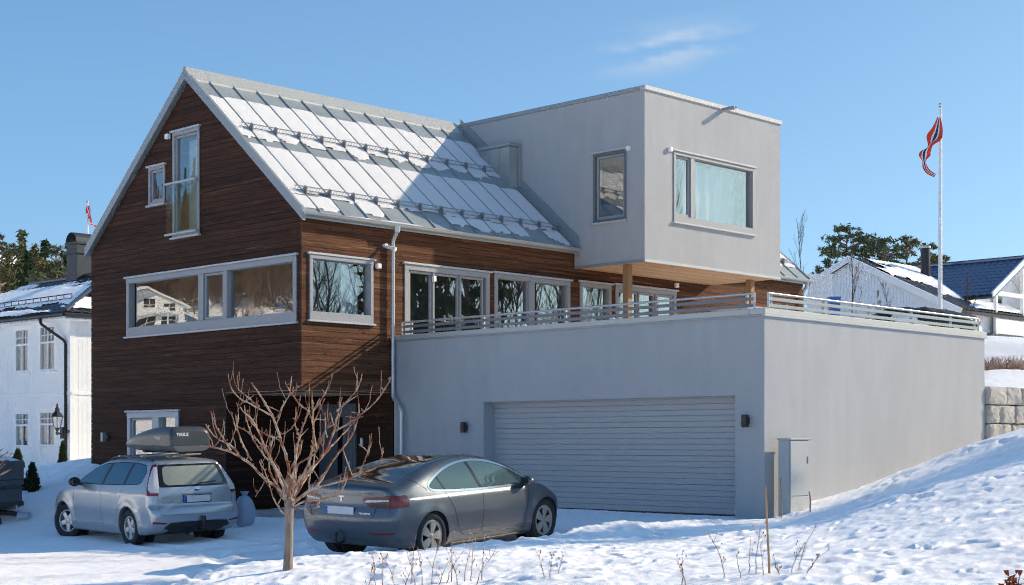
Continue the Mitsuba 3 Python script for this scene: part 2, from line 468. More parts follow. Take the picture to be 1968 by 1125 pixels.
for off in (0.0, 1.5):
    ruts.append(sg.LineString([(-0.4, -6.9 + off), (-3.6, -7.4 + off), (-7.0, -7.0 + off * 1.4), (-10.5, -5 + off * 1.6), (-15, -2 + off * 2), (-22, 3 + off * 2)]))
    ruts.append(sg.LineString([(-3.7 + off, -0.2), (-4.2 + off, -3.2), (-6.0 + off, -6.0), (-9.5 + off * .8, -8.0 + off * .9), (-14, -12.5 + off * 1.5), (-20, -20 + off)]))
    ruts.append(sg.LineString([(-16, 9 + off), (-11 - off * .6, -1), (-10.5 - off, -6), (-12.5 - off, -13)]))
    ruts.append(sg.LineString([(2.0, -4.4 + off), (-2.5, -4.6 + off), (-5.5, -3.4 + off), (-8.6, 0.4 + off), (-11, 6 + off)]))
_rutp = np.vstack([[r.interpolate(t).coords[0] for t in np.arange(0, r.length, 0.05)] for r in ruts])
_rtree = cKDTree(_rutp)


def polar(az, rr):
    A, R = np.meshgrid(az, rr, indexing='ij')
    dx = np.cos(TH - A); dy = np.sin(TH - A)          # A to the right of the view direction
    return CAM[0] + dx * R, CAM[1] + dy * R


def grid_mesh(x, y, z, keep=None):
    n, m = x.shape
    i = np.arange(n * m).reshape(n, m)
    a, b, c, d = i[:-1, :-1].ravel(), i[1:, :-1].ravel(), i[1:, 1:].ravel(), i[:-1, 1:].ravel()
    f = np.vstack([np.stack([a, b, c], 1), np.stack([a, c, d], 1)])
    if keep is not None:
        k = keep.ravel(); f = f[k[f].all(1)]
    t = trimesh.Trimesh(np.stack([x.ravel(), y.ravel(), z.ravel()], 1), f, process=False)
    t.remove_unreferenced_vertices()
    nz = np.cross(t.vertices[t.faces[:, 1]] - t.vertices[t.faces[:, 0]], t.vertices[t.faces[:, 2]] - t.vertices[t.faces[:, 0]])[:, 2].sum()
    if nz < 0: t.invert()
    return t


D2R = PI / 180
az_f = np.arange(-20.5, 20.6, 0.075) * D2R
az = np.concatenate([np.arange(-180, -20.5, 2.5) * D2R, az_f, np.arange(23, 180.1, 2.5) * D2R, ])
rr = [0.0, 1, 2.5, 4, 6, 8]; r = 9.0
while r < 46: rr.append(r); r *= 1.0042
while r < 1200: rr.append(r); r *= 1.035
gx, gy = polar(az, np.array(rr))
gz, gsd = base_z(gx, gy)
Rr = np.hypot(gx - CAM[0], gy - CAM[1])
lump = sstep(0.0, 0.5, gsd) * (1 - sstep(30, 60, Rr))
q3 = np.stack([gx, gy, gx * 0], -1)
mound = np.exp(-(gsd / 0.9) ** 2) * (gx < 0.5) * (gy < -6.5)
gz = gz + lump * (0.12 * (meshkit.fbm(q3 * 0.8, 3, 1) - .5) + 0.042 * (meshkit.fbm(q3 * 3.1, 3, 2) - .5) + 0.022 * (meshkit.fbm(q3 * 11, 2, 3) - .5)) + lump * mound * 0.20 * (np.abs(meshkit.fbm(q3 * 2.6, 3, 7) - .5) * 2 - 0.25)
_fl = (np.abs(gx + 2) < 16) & (np.abs(gy) < 22)
_idx = np.nonzero(_fl.ravel())[0]
_gt = cKDTree(np.stack([gx.ravel()[_idx], gy.ravel()[_idx]], 1))
dz = np.zeros(gz.size)
for (x, y, a, h, s) in dents:
    j = _idx[_gt.query_ball_point((x, y), 0.5 * s)]
    if len(j) == 0: continue
    ex, ey = gx.ravel()[j] - x, gy.ravel()[j] - y
    l = (ex * math.cos(a) + ey * math.sin(a)) / (0.17 * s); w = (-ex * math.sin(a) + ey * math.cos(a)) / (0.10 * s)
    r2 = l * l + w * w
    dz[j] += -h * np.exp(-r2 * r2 * 0.8) + 0.35 * h * np.exp(-(np.sqrt(r2) - 1.5) ** 2 * 5)
gz = gz + dz.reshape(gz.shape) * lump
sink = 1 - sstep(-0.5, -0.12, gsd)
gz_g = gz - 0.06 * sink * (gsd < 0)
near_ok = None
struct('snow_ground', grid_mesh(gx, gy, gz_g), 'mat_snow', 'trodden white snow covering the sloping lawn and banks', smooth=True)
# packed driveway sheet
rd, _ = _rtree.query(np.stack([gx, gy], -1).reshape(-1, 2)); rd = rd.reshape(gx.shape)
zdv = base_z(gx, gy)[0] + 0.006 - 0.02 * sstep(-0.35, 0.0, gsd) + 0.02 * (meshkit.fbm(q3 * 1.3, 3, 4) - .5) + 0.012 * (meshkit.fbm(q3 * 7, 2, 5) - .5)
zdv += -0.032 * np.exp(-(rd / 0.11) ** 2) + 0.024 * np.exp(-((rd - 0.24) / 0.09) ** 2)
struct('driveway', grid_mesh(gx, gy, zdv, (gsd < 0.06) & (Rr < 60)), 'mat_drive', 'packed snowy driveway with tyre tracks in front of the garage', smooth=True)
# ------------------------------------------------------------------ the house (drawn in modules, scaled by S)
def hobj(name, mesh, m, parent, smooth=False, **kw):
    return obj(name, xf(mesh, s=S), m, parent, smooth, **kw)


class Plane:
    """a wall plane: W faces -x (a runs along y), S faces -y (a runs along x); o is the distance out of the wall"""
    def __init__(s, kind, c): s.k, s.c = kind, c
    def box(s, a0, a1, z0, z1, o0, o1, c=0.006):
        if s.k == 'W': return cbox(s.c - o1, s.c - o0, a0, a1, z0, z1, c)
        return cbox(a0, a1, s.c - o1, s.c - o0, z0, z1, c)
    def prism(s, poly, o0, o1):
        return prism(poly, 'x' if s.k == 'W' else 'y', s.c - o1, s.c - o0)
    def pts(s, a, z, o):
        a, z, o = np.broadcast_arrays(np.asarray(a, float), z, o)
        return np.stack([s.c - o, a, z], -1) if s.k == 'W' else np.stack([a, s.c - o, z], -1)


WG, WF = Plane('W', 0.0), Plane('S', 0.0)
GX, GD, GE = 2.698, -10.487, 11.33
WGA, SGA = Plane('W', GX), Plane('S', GD)
BX0, BX1, BD, BZ0, BZ1 = 9.04, 15.05, -2.42, 4.64, 9.05
WB, SB = Plane('W', BX0), Plane('S', BD)
WP = Plane('W', 2.69)
XE, YN, YR = 19.85, 9.0, 4.42
EZ, SL = 5.12, 0.84


def roof_z(y): return EZ + SL * (y + 0.2) if y <= YR else EZ + SL * (YR + 0.2) - SL * (y - YR)


house = thing('modern_house', 'modern brown timber house with pitched metal roof, grey rendered box and double garage', 'house')
TZ = roof_z(YR) - 0.22
gable_poly = sg.Polygon([(0, -1.95), (0, roof_z(0) - 0.2), (YR, TZ), (YN, roof_z(YN) - 0.2), (YN, -1.95)])
win_gable = {'ribbon': (0.166, 7.243, 2.69, 4.17), 'juliet': (3.97, 5.12, 5.02, 7.60), 'small': (5.47, 6.2, 5.93, 6.87), 'low': (4.86, 7.2, -0.75, 0.75)}
porch_open = rect(-1, -2.1, 2.88, 1.12)
gp = gable_poly.difference(porch_open)
for a0, a1, z0, z1 in win_gable.values(): gp = gp.difference(rect(a0, z0, a1, z1))
win_face = {'a': (0.2, 2.06, 2.74, 4.2), 'b': (3.04, 5.88, 2.15, 4.22), 'c': (6.05, 8.88, 2.15, 4.24), 'd': (9.27, 10.55, 2.15, 4.26), 'e': (10.72, 13.4, 2.15, 4.29)}
face_poly = sg.Polygon([(0, 1.12), (0, roof_z(0) - 0.2), (XE, roof_z(0) - 0.2), (XE, 2.0), (GX + .02, 2.0), (GX + .02, 1.12)])
face_poly = face_poly.difference(rect(BX0 - .0, BZ0 - .05, BX1, 7))
fp = face_poly
for a0, a1, z0, z1 in win_face.values(): fp = fp.difference(rect(a0, z0, a1, z1))
BT = 0.028 / S
gw = hobj('gable_wall', WG.prism(gp.intersection(sg.box(BT + .001, -9, 20, 20)), -0.26, -BT), 'mat_backing', house)
lw = hobj('long_wall', WF.prism(fp.intersection(sg.box(BT + .001, -9, 30, 20)), -0.26, -BT), 'mat_backing', house)


def clad(pl, poly, parent, seed, joint=3.6, m_='mat_wood'):
    """one board after another, each its own piece"""
    r = random.Random(seed); P = PITCH / S
    a0, z0, a1, z1 = poly.bounds
    off = (5.0 / S) % P
    k0 = int(math.floor((z0 + 5.0 / S) / P)); k1 = int(math.ceil((z1 + 5.0 / S) / P))
    for k in range(k0, k1 + 1):
        zb = k * P - 5.0 / S
        strip = poly.intersection(sg.box(a0 - 1, zb + 0.004, a1 + 1, zb + P - 0.004))
        for g in getattr(strip, 'geoms', [strip]):
            if g.is_empty or g.geom_type != 'Polygon': continue
            b = g.bounds; cuts = [b[0]]
            if b[2] - b[0] > joint * 1.3:
                x = b[0] + r.uniform(0.35, 1.0) * joint
                while x < b[2] - 0.5:
                    cuts.append(x); x += r.uniform(0.75, 1.2) * joint
            cuts.append(b[2])
            for c0, c1 in zip(cuts[:-1], cuts[1:]):
                q = g.intersection(sg.box(c0 + (0.0015 if c0 > b[0] else 0), zb - 1, c1 - (0.0015 if c1 < b[2] else 0), zb + 1))
                if q.is_empty or q.area < 1e-3: continue
                o = r.uniform(-0.003, 0.003)
                m = pl.prism(q, -BT, o)
                if m is None: continue
                # lower edge stands a little prouder (a shallow bevel like sawn panel)
                hobj('board', m, m_, parent)


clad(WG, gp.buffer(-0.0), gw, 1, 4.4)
clad(WF, fp, lw, 2, 3.6, 'mat_wood_lit')
# corner trims
hobj('corner_board', cbox(-0.010, 0.03, -0.010, 0.03, 1.12, roof_z(0) - 0.25, .004), 'mat_wood_lit', house)
# porch recess
pw = hobj('porch_wall', cat([box(2.70 + .02, 2.95, 0.02, 3.0, -1.9, 1.4), box(0.25, 2.72, 2.90, 3.1, -1.9, 1.4)]), 'mat_backing', house)
clad(WP, rect(0.0, -1.9, 2.88, 1.12).difference(rect(1.3, -1.9, 2.75, 0.95)), pw, 3, 5)
PN = Plane('S', 2.875)
clad(PN, rect(0.02, -1.9, 2.66, 1.12), pw, 4, 5)
hobj('porch_ceiling', box(0.0, 2.70, 0.0, 2.9, 1.125, 1.2), 'mat_soffit', house)
hobj('porch_floor', cbox(0.02, 2.66, 0.0, 2.86, -2.2, -1.62, 0.02), 'mat_stone', house)
dk = hobj('entrance_door', WP.box(1.34, 2.72, -1.6, 0.93, -0.02, 0.05), 'mat_doorgrey', house, label='grey entrance door inside the dark porch')
hobj('door_leaf', WP.box(1.42, 2.62, -1.58, 0.86, 0.05, 0.075), 'mat_doorgrey', dk)
hobj('door_glass', WP.box(1.75, 1.95, -1.0, 0.6, 0.075, 0.085), 'mat_blackgloss', dk)
hobj('handle', cat([WP.box(1.47, 1.53, -0.75, -0.45, 0.075, 0.10), WP.box(1.47, 1.68, -0.62, -0.58, 0.10, 0.14)]), 'mat_galv', dk)
hobj('lock_keypad', WP.box(1.08, 1.16, -0.08, 0.1, 0.0, 0.04), 'mat_whiteplain', house)

# ---- roof
RT = 0.16
rx0, rx1 = -0.13, XE + 0.15
hobj('roof_deck', prism(sg.Polygon([(-0.2, EZ - RT), (-0.2, EZ - 0.02), (YR, roof_z(YR) - 0.02), (YN + .1, roof_z(YN + .1) - .02), (YN + .1, roof_z(YN + .1) - RT), (YR, roof_z(YR) - RT - .02)]), 'x', rx0 + 0.02, rx1 - 0.02), 'mat_zinc', house)
roof = house + '__roof_deck'
seams = [0.37 + 0.7 * k for k in range(-1, 29)]
edges = [rx0] + [s for s in seams if rx0 + .2 < s < rx1 - .2] + [rx1]
nrm = np.array([0, -SL, 1.0]) / math.hypot(SL, 1)


def rp(x, y, h=0.0):
    return np.array([x, y, roof_z(y)]) + nrm * h


def roof_quad(x0, x1, y0, y1, h0, h1):
    p = [rp(x, y, h) for h in (h0, h1) for x in (x0, x1) for y in (y0, y1)]
    return hull(p)


for x0, x1 in zip(edges[:-1], edges[1:]):
    xm = 0.5 * (x0 + x1)
    ymax = 4.25
    if BX0 < xm < BX1: ymax = -0.02
    y1 = ymax
    k = roof_quad(x0 + 0.008, x1 - 0.008, -0.2, y1, -0.018, 0.0)
    pn = hobj('panel', k, 'mat_zinc', roof)
    hobj('seam', roof_quad(x1 - 0.012, x1 + 0.012, -0.19, y1, 0.0005, 0.036), 'mat_zinc', pn)
# ridge cap and rake flashings
rc = sg.Polygon([(YR - 0.34, roof_z(YR - .34) + .035), (YR, roof_z(YR) + .10), (YR + .34, roof_z(YR - .34) + .035), (YR + .34, roof_z(YR - .34) - .0), (YR, roof_z(YR) + .04), (YR - .34, roof_z(YR - .34) - .0)])
hobj('ridge_cap', prism(rc, 'x', rx0 - 0.02, rx1 + .02), 'mat_coping', house)


def rake(x0, x1, ya, yb, nm='rake_flashing'):
    za = roof_z
    pl = sg.Polygon([(ya, za(ya) - 0.20), (yb, za(yb) - 0.20), (yb, za(yb) + 0.055), (ya, za(ya) + 0.055)])
    hobj(nm, prism(pl, 'x', x0, x1), 'mat_metal', house)


rake(rx0 - .015, rx0 + .06, -0.22, YR)
rake(rx0 - .015, rx0 + .06, YR, YN + .1)
rake(rx1 - .06, rx1 + .015, -0.22, YR)
hobj('apex_cap', cbox(rx0 - .03, rx0 + .05, YR - .05, YR + .05, roof_z(YR) - .16, roof_z(YR) + .09, .02), 'mat_metal', house)
# gutter (half round) in sections, with downpipes


def gutter(x0, x1, y, z, r):
    n = int((x1 - x0) / 1.4) + 1
    a = np.linspace(PI, 2 * PI, 11)
    out = np.stack([r * np.cos(a), r * np.sin(a)], 1); inn = np.stack([(r - .008) * np.cos(a), (r - .008) * np.sin(a)], 1)[::-1]
    pl = sg.Polygon([(y + p[0], z + p[1]) for p in np.vstack([out, inn])])
    ms = [prism(pl, 'x', x0, x1)]
    lip = [(y - r, z)]
    ms.append(tube([(x0, y - r, z), (x1, y - r, z)], 0.012, 6))
    for i in range(n + 1):
        xx = x0 + (x1 - x0) * i / n
        ms.append(prism(sg.Polygon([(y + p[0] * 1.07, z + p[1] * 1.07) for p in out] + [(y + p[0], z + p[1]) for p in inn]), 'x', xx - .02, xx + .02))
    e = sg.Polygon([(y + p[0], z + p[1]) for p in out])
    ms += [prism(e, 'x', x0 - .006, x0 + .004), prism(e, 'x', x1 - .004, x1 + .006)]
    return cat(ms)


hobj('gutter', gutter(-0.12, BX0 - .02, -0.24, 5.09, 0.085), 'mat_galv', house)
hobj('gutter', gutter(BX1 + .02, XE + .1, -0.24, 5.09, 0.085), 'mat_galv', house)


def pipe(pts, r=0.048):
    pts = np.array(pts, float)
    fine = []
    for i in range(len(pts)):
        if 0 < i < len(pts) - 1:
            d0 = pts[i - 1] - pts[i]; d1 = pts[i + 1] - pts[i]
            e = min(0.12, .4 * np.linalg.norm(d0), .4 * np.linalg.norm(d1))
            p0 = pts[i] + d0 / np.linalg.norm(d0) * e; p2 = pts[i] + d1 / np.linalg.norm(d1) * e
            for t in np.linspace(0, 1, 6): fine.append((1 - t) ** 2 * p0 + 2 * t * (1 - t) * pts[i] + t * t * p2)
        else: fine.append(pts[i])
    return tube(fine, r, 14)


dpx = 2.60
dp = hobj('downpipe', cat([pipe([(dpx, -.24, 5.03), (dpx, -.24, 4.9), (dpx, -.10, 4.72), (dpx, -.10, 1.05), (dpx - .02, -.42, 0.78), (dpx - .02, -.42, -1.5)]),
                           lathe([(.05, 0), (.07, .02), (.09, .16), (.095, .18)], 16).apply_translation((dpx, -.24, 4.88))]), 'mat_galv', house, smooth=35)
for z in (4.3, 3.2, 2.1): hobj('pipe_clip', lathe([(.049, -.02), (.058, -.02), (.058, .02), (.049, .02)], 14).apply_translation((dpx, -.10, z)), 'mat_galv', dp)
hobj('downpipe', cat([pipe([(19.72, -.24, 5.03), (19.72, -.24, 4.9), (19.72, -.10, 4.72), (19.72, -.10, 2.0)])]), 'mat_galv', house, smooth=35)
# snow guards
gy_ = (2.46, 0.42)
for q, gy0 in enumerate(gy_):
    for (xa, xb) in ((0.05, BX0 - .12), (BX1 + .1, XE - 0.2)):
        ms = []
        for h in (0.06, 0.16):
            p = [rp(xa, gy0, h) + np.array([0, 0, 0.0]), rp(xb, gy0, h)]
            ms.append(tube(p, 0.011, 6))
        for x in np.arange(xa + .03, xb, 0.085): ms.append(tube([rp(x, gy0, 0.055), rp(x + .02, gy0, 0.165)], 0.006, 4))
        ms.append(roof_quad(xa, xb, gy0 - .008, gy0 + .008, 0.155, 0.17))
        sgk = hobj('snow_guard', cat(ms), 'mat_metal', house)
        for s in seams:
            if xa < s < xb:
                p = [rp(s, gy0 + .06, 0.03), rp(s, gy0 + .04, .17), rp(s, gy0 - .02, .18), rp(s, gy0 - .10, 0.03)]
                hobj('bracket', cat([hull(np.vstack([np.array(p) + [-.012, 0, 0], np.array(p) + [.012, 0, 0]]))]), 'mat_bar', sgk)

# ---- grey upper box
bsp = rect(BX0, BZ0, BX1, BZ1 - .1)
wS = (10.2, 13.78, 5.72, 7.55)
wW = (-1.82, -0.70, 5.72, 7.52)
box_w = sg.Polygon([(BD, BZ0), (-0.02, BZ0), (-0.02, roof_z(-.02) - .05), (YR, roof_z(YR) - .1), (YR, BZ1 - .1), (BD, BZ1 - .1)])
bw = cat([SB.prism(bsp.difference(rect(wS[0], wS[2], wS[1], wS[3])), -0.3, 0), WB.prism(box_w.intersection(sg.box(BD + .3, 0, 9, 20)).difference(rect(wW[0], wW[2], wW[1], wW[3])), -0.3, 0),
          prism(box_w.intersection(sg.box(BD + .3, 0, 9, 20)), 'x', BX1 - .3, BX1)])
hobj('rendered_box_wall', bw, 'mat_stucco', house, label='light grey rendered walls of the upper box')
hobj('box_roof', box(BX0 + .05, BX1 - .05, BD + .05, YR + .05, BZ1 - .13, BZ1 - .03), 'mat_zinc', house)
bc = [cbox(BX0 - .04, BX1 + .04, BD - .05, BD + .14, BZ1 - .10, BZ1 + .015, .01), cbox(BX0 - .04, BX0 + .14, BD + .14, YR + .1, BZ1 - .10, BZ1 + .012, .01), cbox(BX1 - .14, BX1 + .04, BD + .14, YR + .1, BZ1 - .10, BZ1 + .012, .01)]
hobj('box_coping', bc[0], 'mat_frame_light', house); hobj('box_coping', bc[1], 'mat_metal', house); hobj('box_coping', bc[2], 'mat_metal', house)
bs = hobj('soffit', box(BX0 + .05, BX1 - .05, BD + .06, -.03, BZ0 - .02, BZ0 + .1), 'mat_backing', house)
yy = BD + .06
while yy < -.1:
    hobj('board', box(BX0 + .05, BX1 - .05, yy + .004, min(yy + .132, -.03), BZ0 - .045, BZ0 - .018), 'mat_soffit', bs); yy += .136
for i, x in enumerate((10.0, 11.4, 12.8, 14.2)):
    for y in (-1.7, -.8): hobj('spotlight', lathe([(.001, -.006), (.045, -.006), (.05, 0.02)], 14).apply_translation((x, y, BZ0 - .047)), 'mat_galv', bs)
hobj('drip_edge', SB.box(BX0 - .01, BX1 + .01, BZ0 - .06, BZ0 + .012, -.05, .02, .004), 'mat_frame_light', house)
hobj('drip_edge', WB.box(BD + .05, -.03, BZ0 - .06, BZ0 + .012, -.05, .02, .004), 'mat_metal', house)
hobj('water_spout', cat([box(12.28, 12.42, BD - .42, BD, BZ1 - .13, BZ1 - .11), box(12.28, 12.295, BD - .42, BD, BZ1 - .13, BZ1 - .06), box(12.405, 12.42, BD - .42, BD, BZ1 - .13, BZ1 - .06)]), 'mat_metal', house)
# zinc niche where the roof meets the box, and the valley flashing
for ya, yb in ((-.2, 1.93), (3.16, 4.3)):
    hobj('roof_flashing', hull([rp(x, y, h) for x in (BX0 - .20, BX0 - .052) for y in (ya, yb) for h in (.004, .06)]), 'mat_metal', house)
    hobj('upstand', hull([np.array([x, y, roof_z(y) + h]) for x in (BX0 - .05, BX0 - .003) for y in (ya, yb) for h in (.02, .3)]), 'mat_metal', house)
nz = hobj('zinc_housing', prism(sg.Polygon([(1.98, 8.06), (1.98, roof_z(1.98)), (3.12, roof_z(3.12)), (3.12, 8.06)]), 'x', BX0 - .42, BX0 - .004), 'mat_zinc', house)
hobj('flashing', cat([WB.box(1.93, 3.18, 8.07, 8.17, -.0, .47, .004), WB.box(1.90, 1.97, 6.98, 8.07, .003, .10, .004)]), 'mat_metal', nz)
for y in (2.36, 2.74): hobj('standing_seam', box(BX0 - .445, BX0 - .42, y - .01, y + .01, roof_z(y) + .02, 8.06), 'mat_zinc', nz)
# wooden posts carrying the box
for (x, y) in ((9.32, -1.62), (14.62, -1.70)):
    hobj('post', cbox(x - .09, x + .09, y - .09, y + .09, 2.1, BZ0 - .046, .008), 'mat_post', house)

# ---- garage block and terrace
ZC = 2.50
gdo = (-9.822, -3.026, -1.9, 0.885)
fr = rect(GD, -2.1, -.03, ZC - .13).difference(rect(gdo[0], -2.2, gdo[1], gdo[3]))
gwal = cat([WGA.prism(fr, -0.3, 0), SGA.prism(rect(GX + .3, -2.1, GE, ZC - .13), -.3, 0), box(GE - .3, GE, GD + .3, -.03, -1, ZC - .13)])
hobj('garage_wall', gwal, 'mat_stucco', house, label='grey rendered garage walls below the terrace')
hobj('terrace_floor', box(GX + .31, GE - .31, GD + .31, -.28, 2.0, 2.12), 'mat_paleboard', house)
hobj('coping', cbox(GX - .035, GX + .33, GD + .33, -.05, ZC - .115, ZC, .01), 'mat_coping', house)
hobj('coping', cbox(GX - .035, GE + .05, GD - .035, GD + .325, ZC - .115, ZC + .003, .01), 'mat_coping', house)
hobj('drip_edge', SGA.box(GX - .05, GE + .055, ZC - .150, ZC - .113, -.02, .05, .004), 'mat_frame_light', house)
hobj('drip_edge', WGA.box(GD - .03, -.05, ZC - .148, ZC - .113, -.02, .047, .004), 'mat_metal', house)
gd = hobj('garage_door', box(3.06, 3.12, gdo[0] + .02, gdo[1] - .02, -1.75, gdo[3] - .02), 'mat_slat', house)
nsl = 20; z0, z1 = -1.40, 0.86
for k in range(nsl):
    a, b = z0 + (z1 - z0) * k / nsl, z0 + (z1 - z0) * (k + 1) / nsl
    big = 0.006 if k % 5 == 4 else 0.0025
    hobj('slat', cbox(3.0, 3.06, gdo[0] + .03, gdo[1] - .03, a + .001, b - big, .0045), 'mat_slat', gd)
hobj('rubber_seal', box(3.005, 3.06, gdo[0] + .03, gdo[1] - .03, -1.75, -1.40), 'mat_black', gd)
hobj('label_plate', box(2.994, 3.0, gdo[0] + .1, gdo[0] + .24, -1.36, -1.31), 'mat_whiteplain', gd)
hobj('door_frame', cat([box(2.96, 3.06, gdo[1] - .03, gdo[1] - .002, -1.9, gdo[3] - .03), box(2.96, 3.06, gdo[0] + .002, gdo[0] + .03, -1.9, gdo[3] - .03), box(2.96, 3.06, gdo[0] + .002, gdo[1] - .002, gdo[3] - .03, gdo[3] - .002)]), 'mat_slat', gd)
# dark room behind the windows
hobj('interior', cat([box(0.9, XE - .4, 0.9, YN - .4, 2.2, 4.6), box(0.9, XE - .4, 3.3, YN - .6, 4.7, 7.4), box(.8, 2.3, 3.3, YN - .4, -1.8, 1.9), box(BX0 + .9, BX1 - .5, BD + 1.0, 2.0, BZ0 + .15, BZ1 - .3)]), 'mat_room', house)


def pane_mesh(pl, a0, a1, z0, z1, o, bulge, seed):
    r = random.Random(seed); n = 12
    s, t = np.meshgrid(np.linspace(0, 1, n), np.linspace(0, 1, n), indexing='ij')
    b = bulge * (1 - (2 * s - 1) ** 2) * (1 - (2 * t - 1) ** 2)
    P = pl.pts(a0 + (a1 - a0) * s, z0 + (z1 - z0) * t, o + b + r.uniform(-1, 1) * .001 * s + r.uniform(-1, 1) * .001 * t)
    i = np.arange(n * n).reshape(n, n)
    f = np.vstack([np.stack([i[:-1, :-1].ravel(), i[1:, :-1].ravel(), i[1:, 1:].ravel()], 1), np.stack([i[:-1, :-1].ravel(), i[1:, 1:].ravel(), i[:-1, 1:].ravel()], 1)])
    m = trimesh.Trimesh(P.reshape(-1, 3), f, process=False)
    return m


wn = [0]


def window(pl, a0, a1, z0, z1, cells, fw=0.07, casing=True, lintel=True, sill=True, label=None, o_out=0.035, bulge=0.0012, bottom=0.0, matf='mat_frame', inv=False):
    """cells: (a_start, a_end, openable) fractions in metres along a; frame of four bars, mullions between the cells, one pane per cell"""
    wn[0] += 1
    w = hobj('window', cat([pl.box(a0, a1, z1 - fw, z1, -.16, o_out), pl.box(a0, a1, z0, z0 + fw + bottom, -.16, o_out - .003), pl.box(a0, a0 + fw, z0 + fw + bottom, z1 - fw, -.16, o_out - .005), pl.box(a1 - fw, a1, z0 + fw + bottom, z1 - fw, -.16, o_out - .005)]), matf, house, label=label)
    for i, (c0, c1, op) in enumerate(cells):
        if i + 1 < len(cells):
            hobj('mullion', pl.box(min(c1, cells[i + 1][0]) if c1 < cells[i + 1][0] else c1, cells[i + 1][0], z0 + fw + bottom, z1 - fw, -.15, o_out - .012), matf, w)
        za, zb = z0 + fw + bottom, z1 - fw
        if op:
            s = 0.055
            hobj('sash', cat([pl.box(c0 + .006, c1 - .006, zb - s - .006, zb - .006, -.10, -.015), pl.box(c0 + .006, c1 - .006, za + .006, za + s + .02, -.10, -.017), pl.box(c0 + .006, c0 + s, za + s + .02, zb - s - .006, -.10, -.019), pl.box(c1 - s, c1 - .006, za + s + .02, zb - s - .006, -.10, -.019)]), 'mat_frame', w)
            hobj('pane', pane_mesh(pl, c0 + s, c1 - s, za + s, zb - s, -.06, bulge, wn[0] * 7 + i), 'mat_pane', w, smooth=True)
        else:
            hobj('pane', pane_mesh(pl, c0, c1, za, zb, -.09, bulge, wn[0] * 7 + i), 'mat_pane', w, smooth=True)
    if lintel: hobj('head_flashing', pl.box(a0 - .06, a1 + .06, z1 + .002, z1 + .05, -.02, .075, .004), 'mat_frame_light', w)
    if sill: hobj('sill', pl.box(a0 - .05, a1 + .05, z0 - .045, z0 - .002, -.02, .085, .004), 'mat_frame_light', w)
    return w


def curtain(pl, a0, a1, z0, z1, o, parent, amp=.03, wl=.11, m='mat_curtain'):
    n = max(8, int((a1 - a0) / wl * 8))
    s = np.linspace(a0, a1, n)
    off = o + amp * np.sin((s - a0) / wl * 2 * PI + 0.7 * np.sin(s * 3.1))
    P = np.concatenate([pl.pts(s, np.full(n, z0), off), pl.pts(s, np.full(n, z1), off * .4 + o * .6)])
    i = np.arange(n - 1)
    f = np.vstack([np.stack([i, i + 1, i + 1 + n], 1), np.stack([i, i + 1 + n, i + n], 1)])
    hobj('curtain', trimesh.Trimesh(P, f, process=False), m, parent, smooth=True)


g = win_gable
w = window(WG, *g['ribbon'], [(.43, 2.83, False), (3.0, 3.8, True), (4.02, 6.97, False)], fw=.13, bottom=.10, label='long horizontal window across the timber gable', bulge=.0025)
curtain(WG, 0.42, 0.66, 2.8, 4.05, -.45, w)
hobj('hand_rail', WG.box(0.3, 7.1, 2.80, 2.84, -.4, -.36), 'mat_frame_light', w)
w = window(WG, *g['juliet'], [(4.04, 5.05, True)], fw=.09, label='tall narrow balcony window high in the timber gable', bulge=.0015)
curtain(WG, 4.55, 5.0, 5.1, 7.45, -.4, w)
hobj('blind_motor', WG.box(5.20, 5.34, 7.47, 7.6, .01, .12, .02), 'mat_whiteplain', w)
jb = hobj('glass_balustrade', pane_mesh(WG, 3.95, 5.24, 5.1, 6.32, .13, .001, 3), 'mat_balglass', house, label='frameless glass balustrade in front of the tall gable window', smooth=True)
hobj('rail', WG.box(3.93, 5.28, 6.31, 6.36, .09, .17, .01), 'mat_frame_light', jb); hobj('rail', WG.box(3.93, 5.28, 5.06, 5.11, .09, .17, .01), 'mat_frame_light', jb)
window(WG, *g['small'], [(5.54, 6.13, True)], fw=.07, label='small square window beside the tall gable window')
window(WG, *g['low'], [(5.02, 5.75, False), (6.05, 7.04, True)], fw=.14, sill=False, label='pale ground floor window above the roof box', matf='mat_frame_light')
curtain(WG, 5.0, 7.1, -.7, .7, -.55, house + '__window_003', m='mat_paleboard') if house + '__window_003' in scene else None
f_ = win_face
w = window(WF, *f_['a'], [(.33, 1.94, False)], fw=.09, bottom=.10, label='square window beside the gable corner of the sunny wall', bulge=.0015, o_out=.05)
curtain(WF, 1.45, 1.92, 2.9, 4.1, -.4, w)
hobj('blind_motor', WF.box(2.13, 2.27, 4.03, 4.15, .0, .1, .02), 'mat_whiteplain', w)
w = window(WF, *f_['b'], [(3.20, 3.95, True), (4.0, 4.85, True), (4.88, 5.70, True)], fw=.13, sill=False, label='glazed patio doors next to the downpipe')
hobj('blind_motor', WF.box(3.9, 4.0, 3.86, 4.0, .03, .1, .01), 'mat_whiteplain', w)
w = window(WF, *f_['c'], [(6.18, 7.30, False), (7.52, 8.72, False)], fw=.12, sill=False, label='wide two pane terrace window between timber piers')
curtain(WF, 6.85, 7.0, 2.2, 4.1, -.5, w, m='mat_black'); curtain(WF, 7.2, 7.3, 2.2, 4.1, -.5, w, m='mat_black')
w = window(WF, *f_['d'], [(9.38, 10.42, False)], fw=.10, sill=False, label='single terrace window left of the wooden post')
curtain(WF, 9.8, 10.3, 2.2, 4.1, -.45, w)
w = window(WF, *f_['e'], [(10.86, 11.70, True), (11.74, 12.45, True), (12.50, 13.28, True)], fw=.12, sill=False, label='glazed doors under the rendered box')
hobj('blind_motor', WF.box(13.3, 13.44, 4.40, 4.54, .0, .1, .02), 'mat_whiteplain', w)
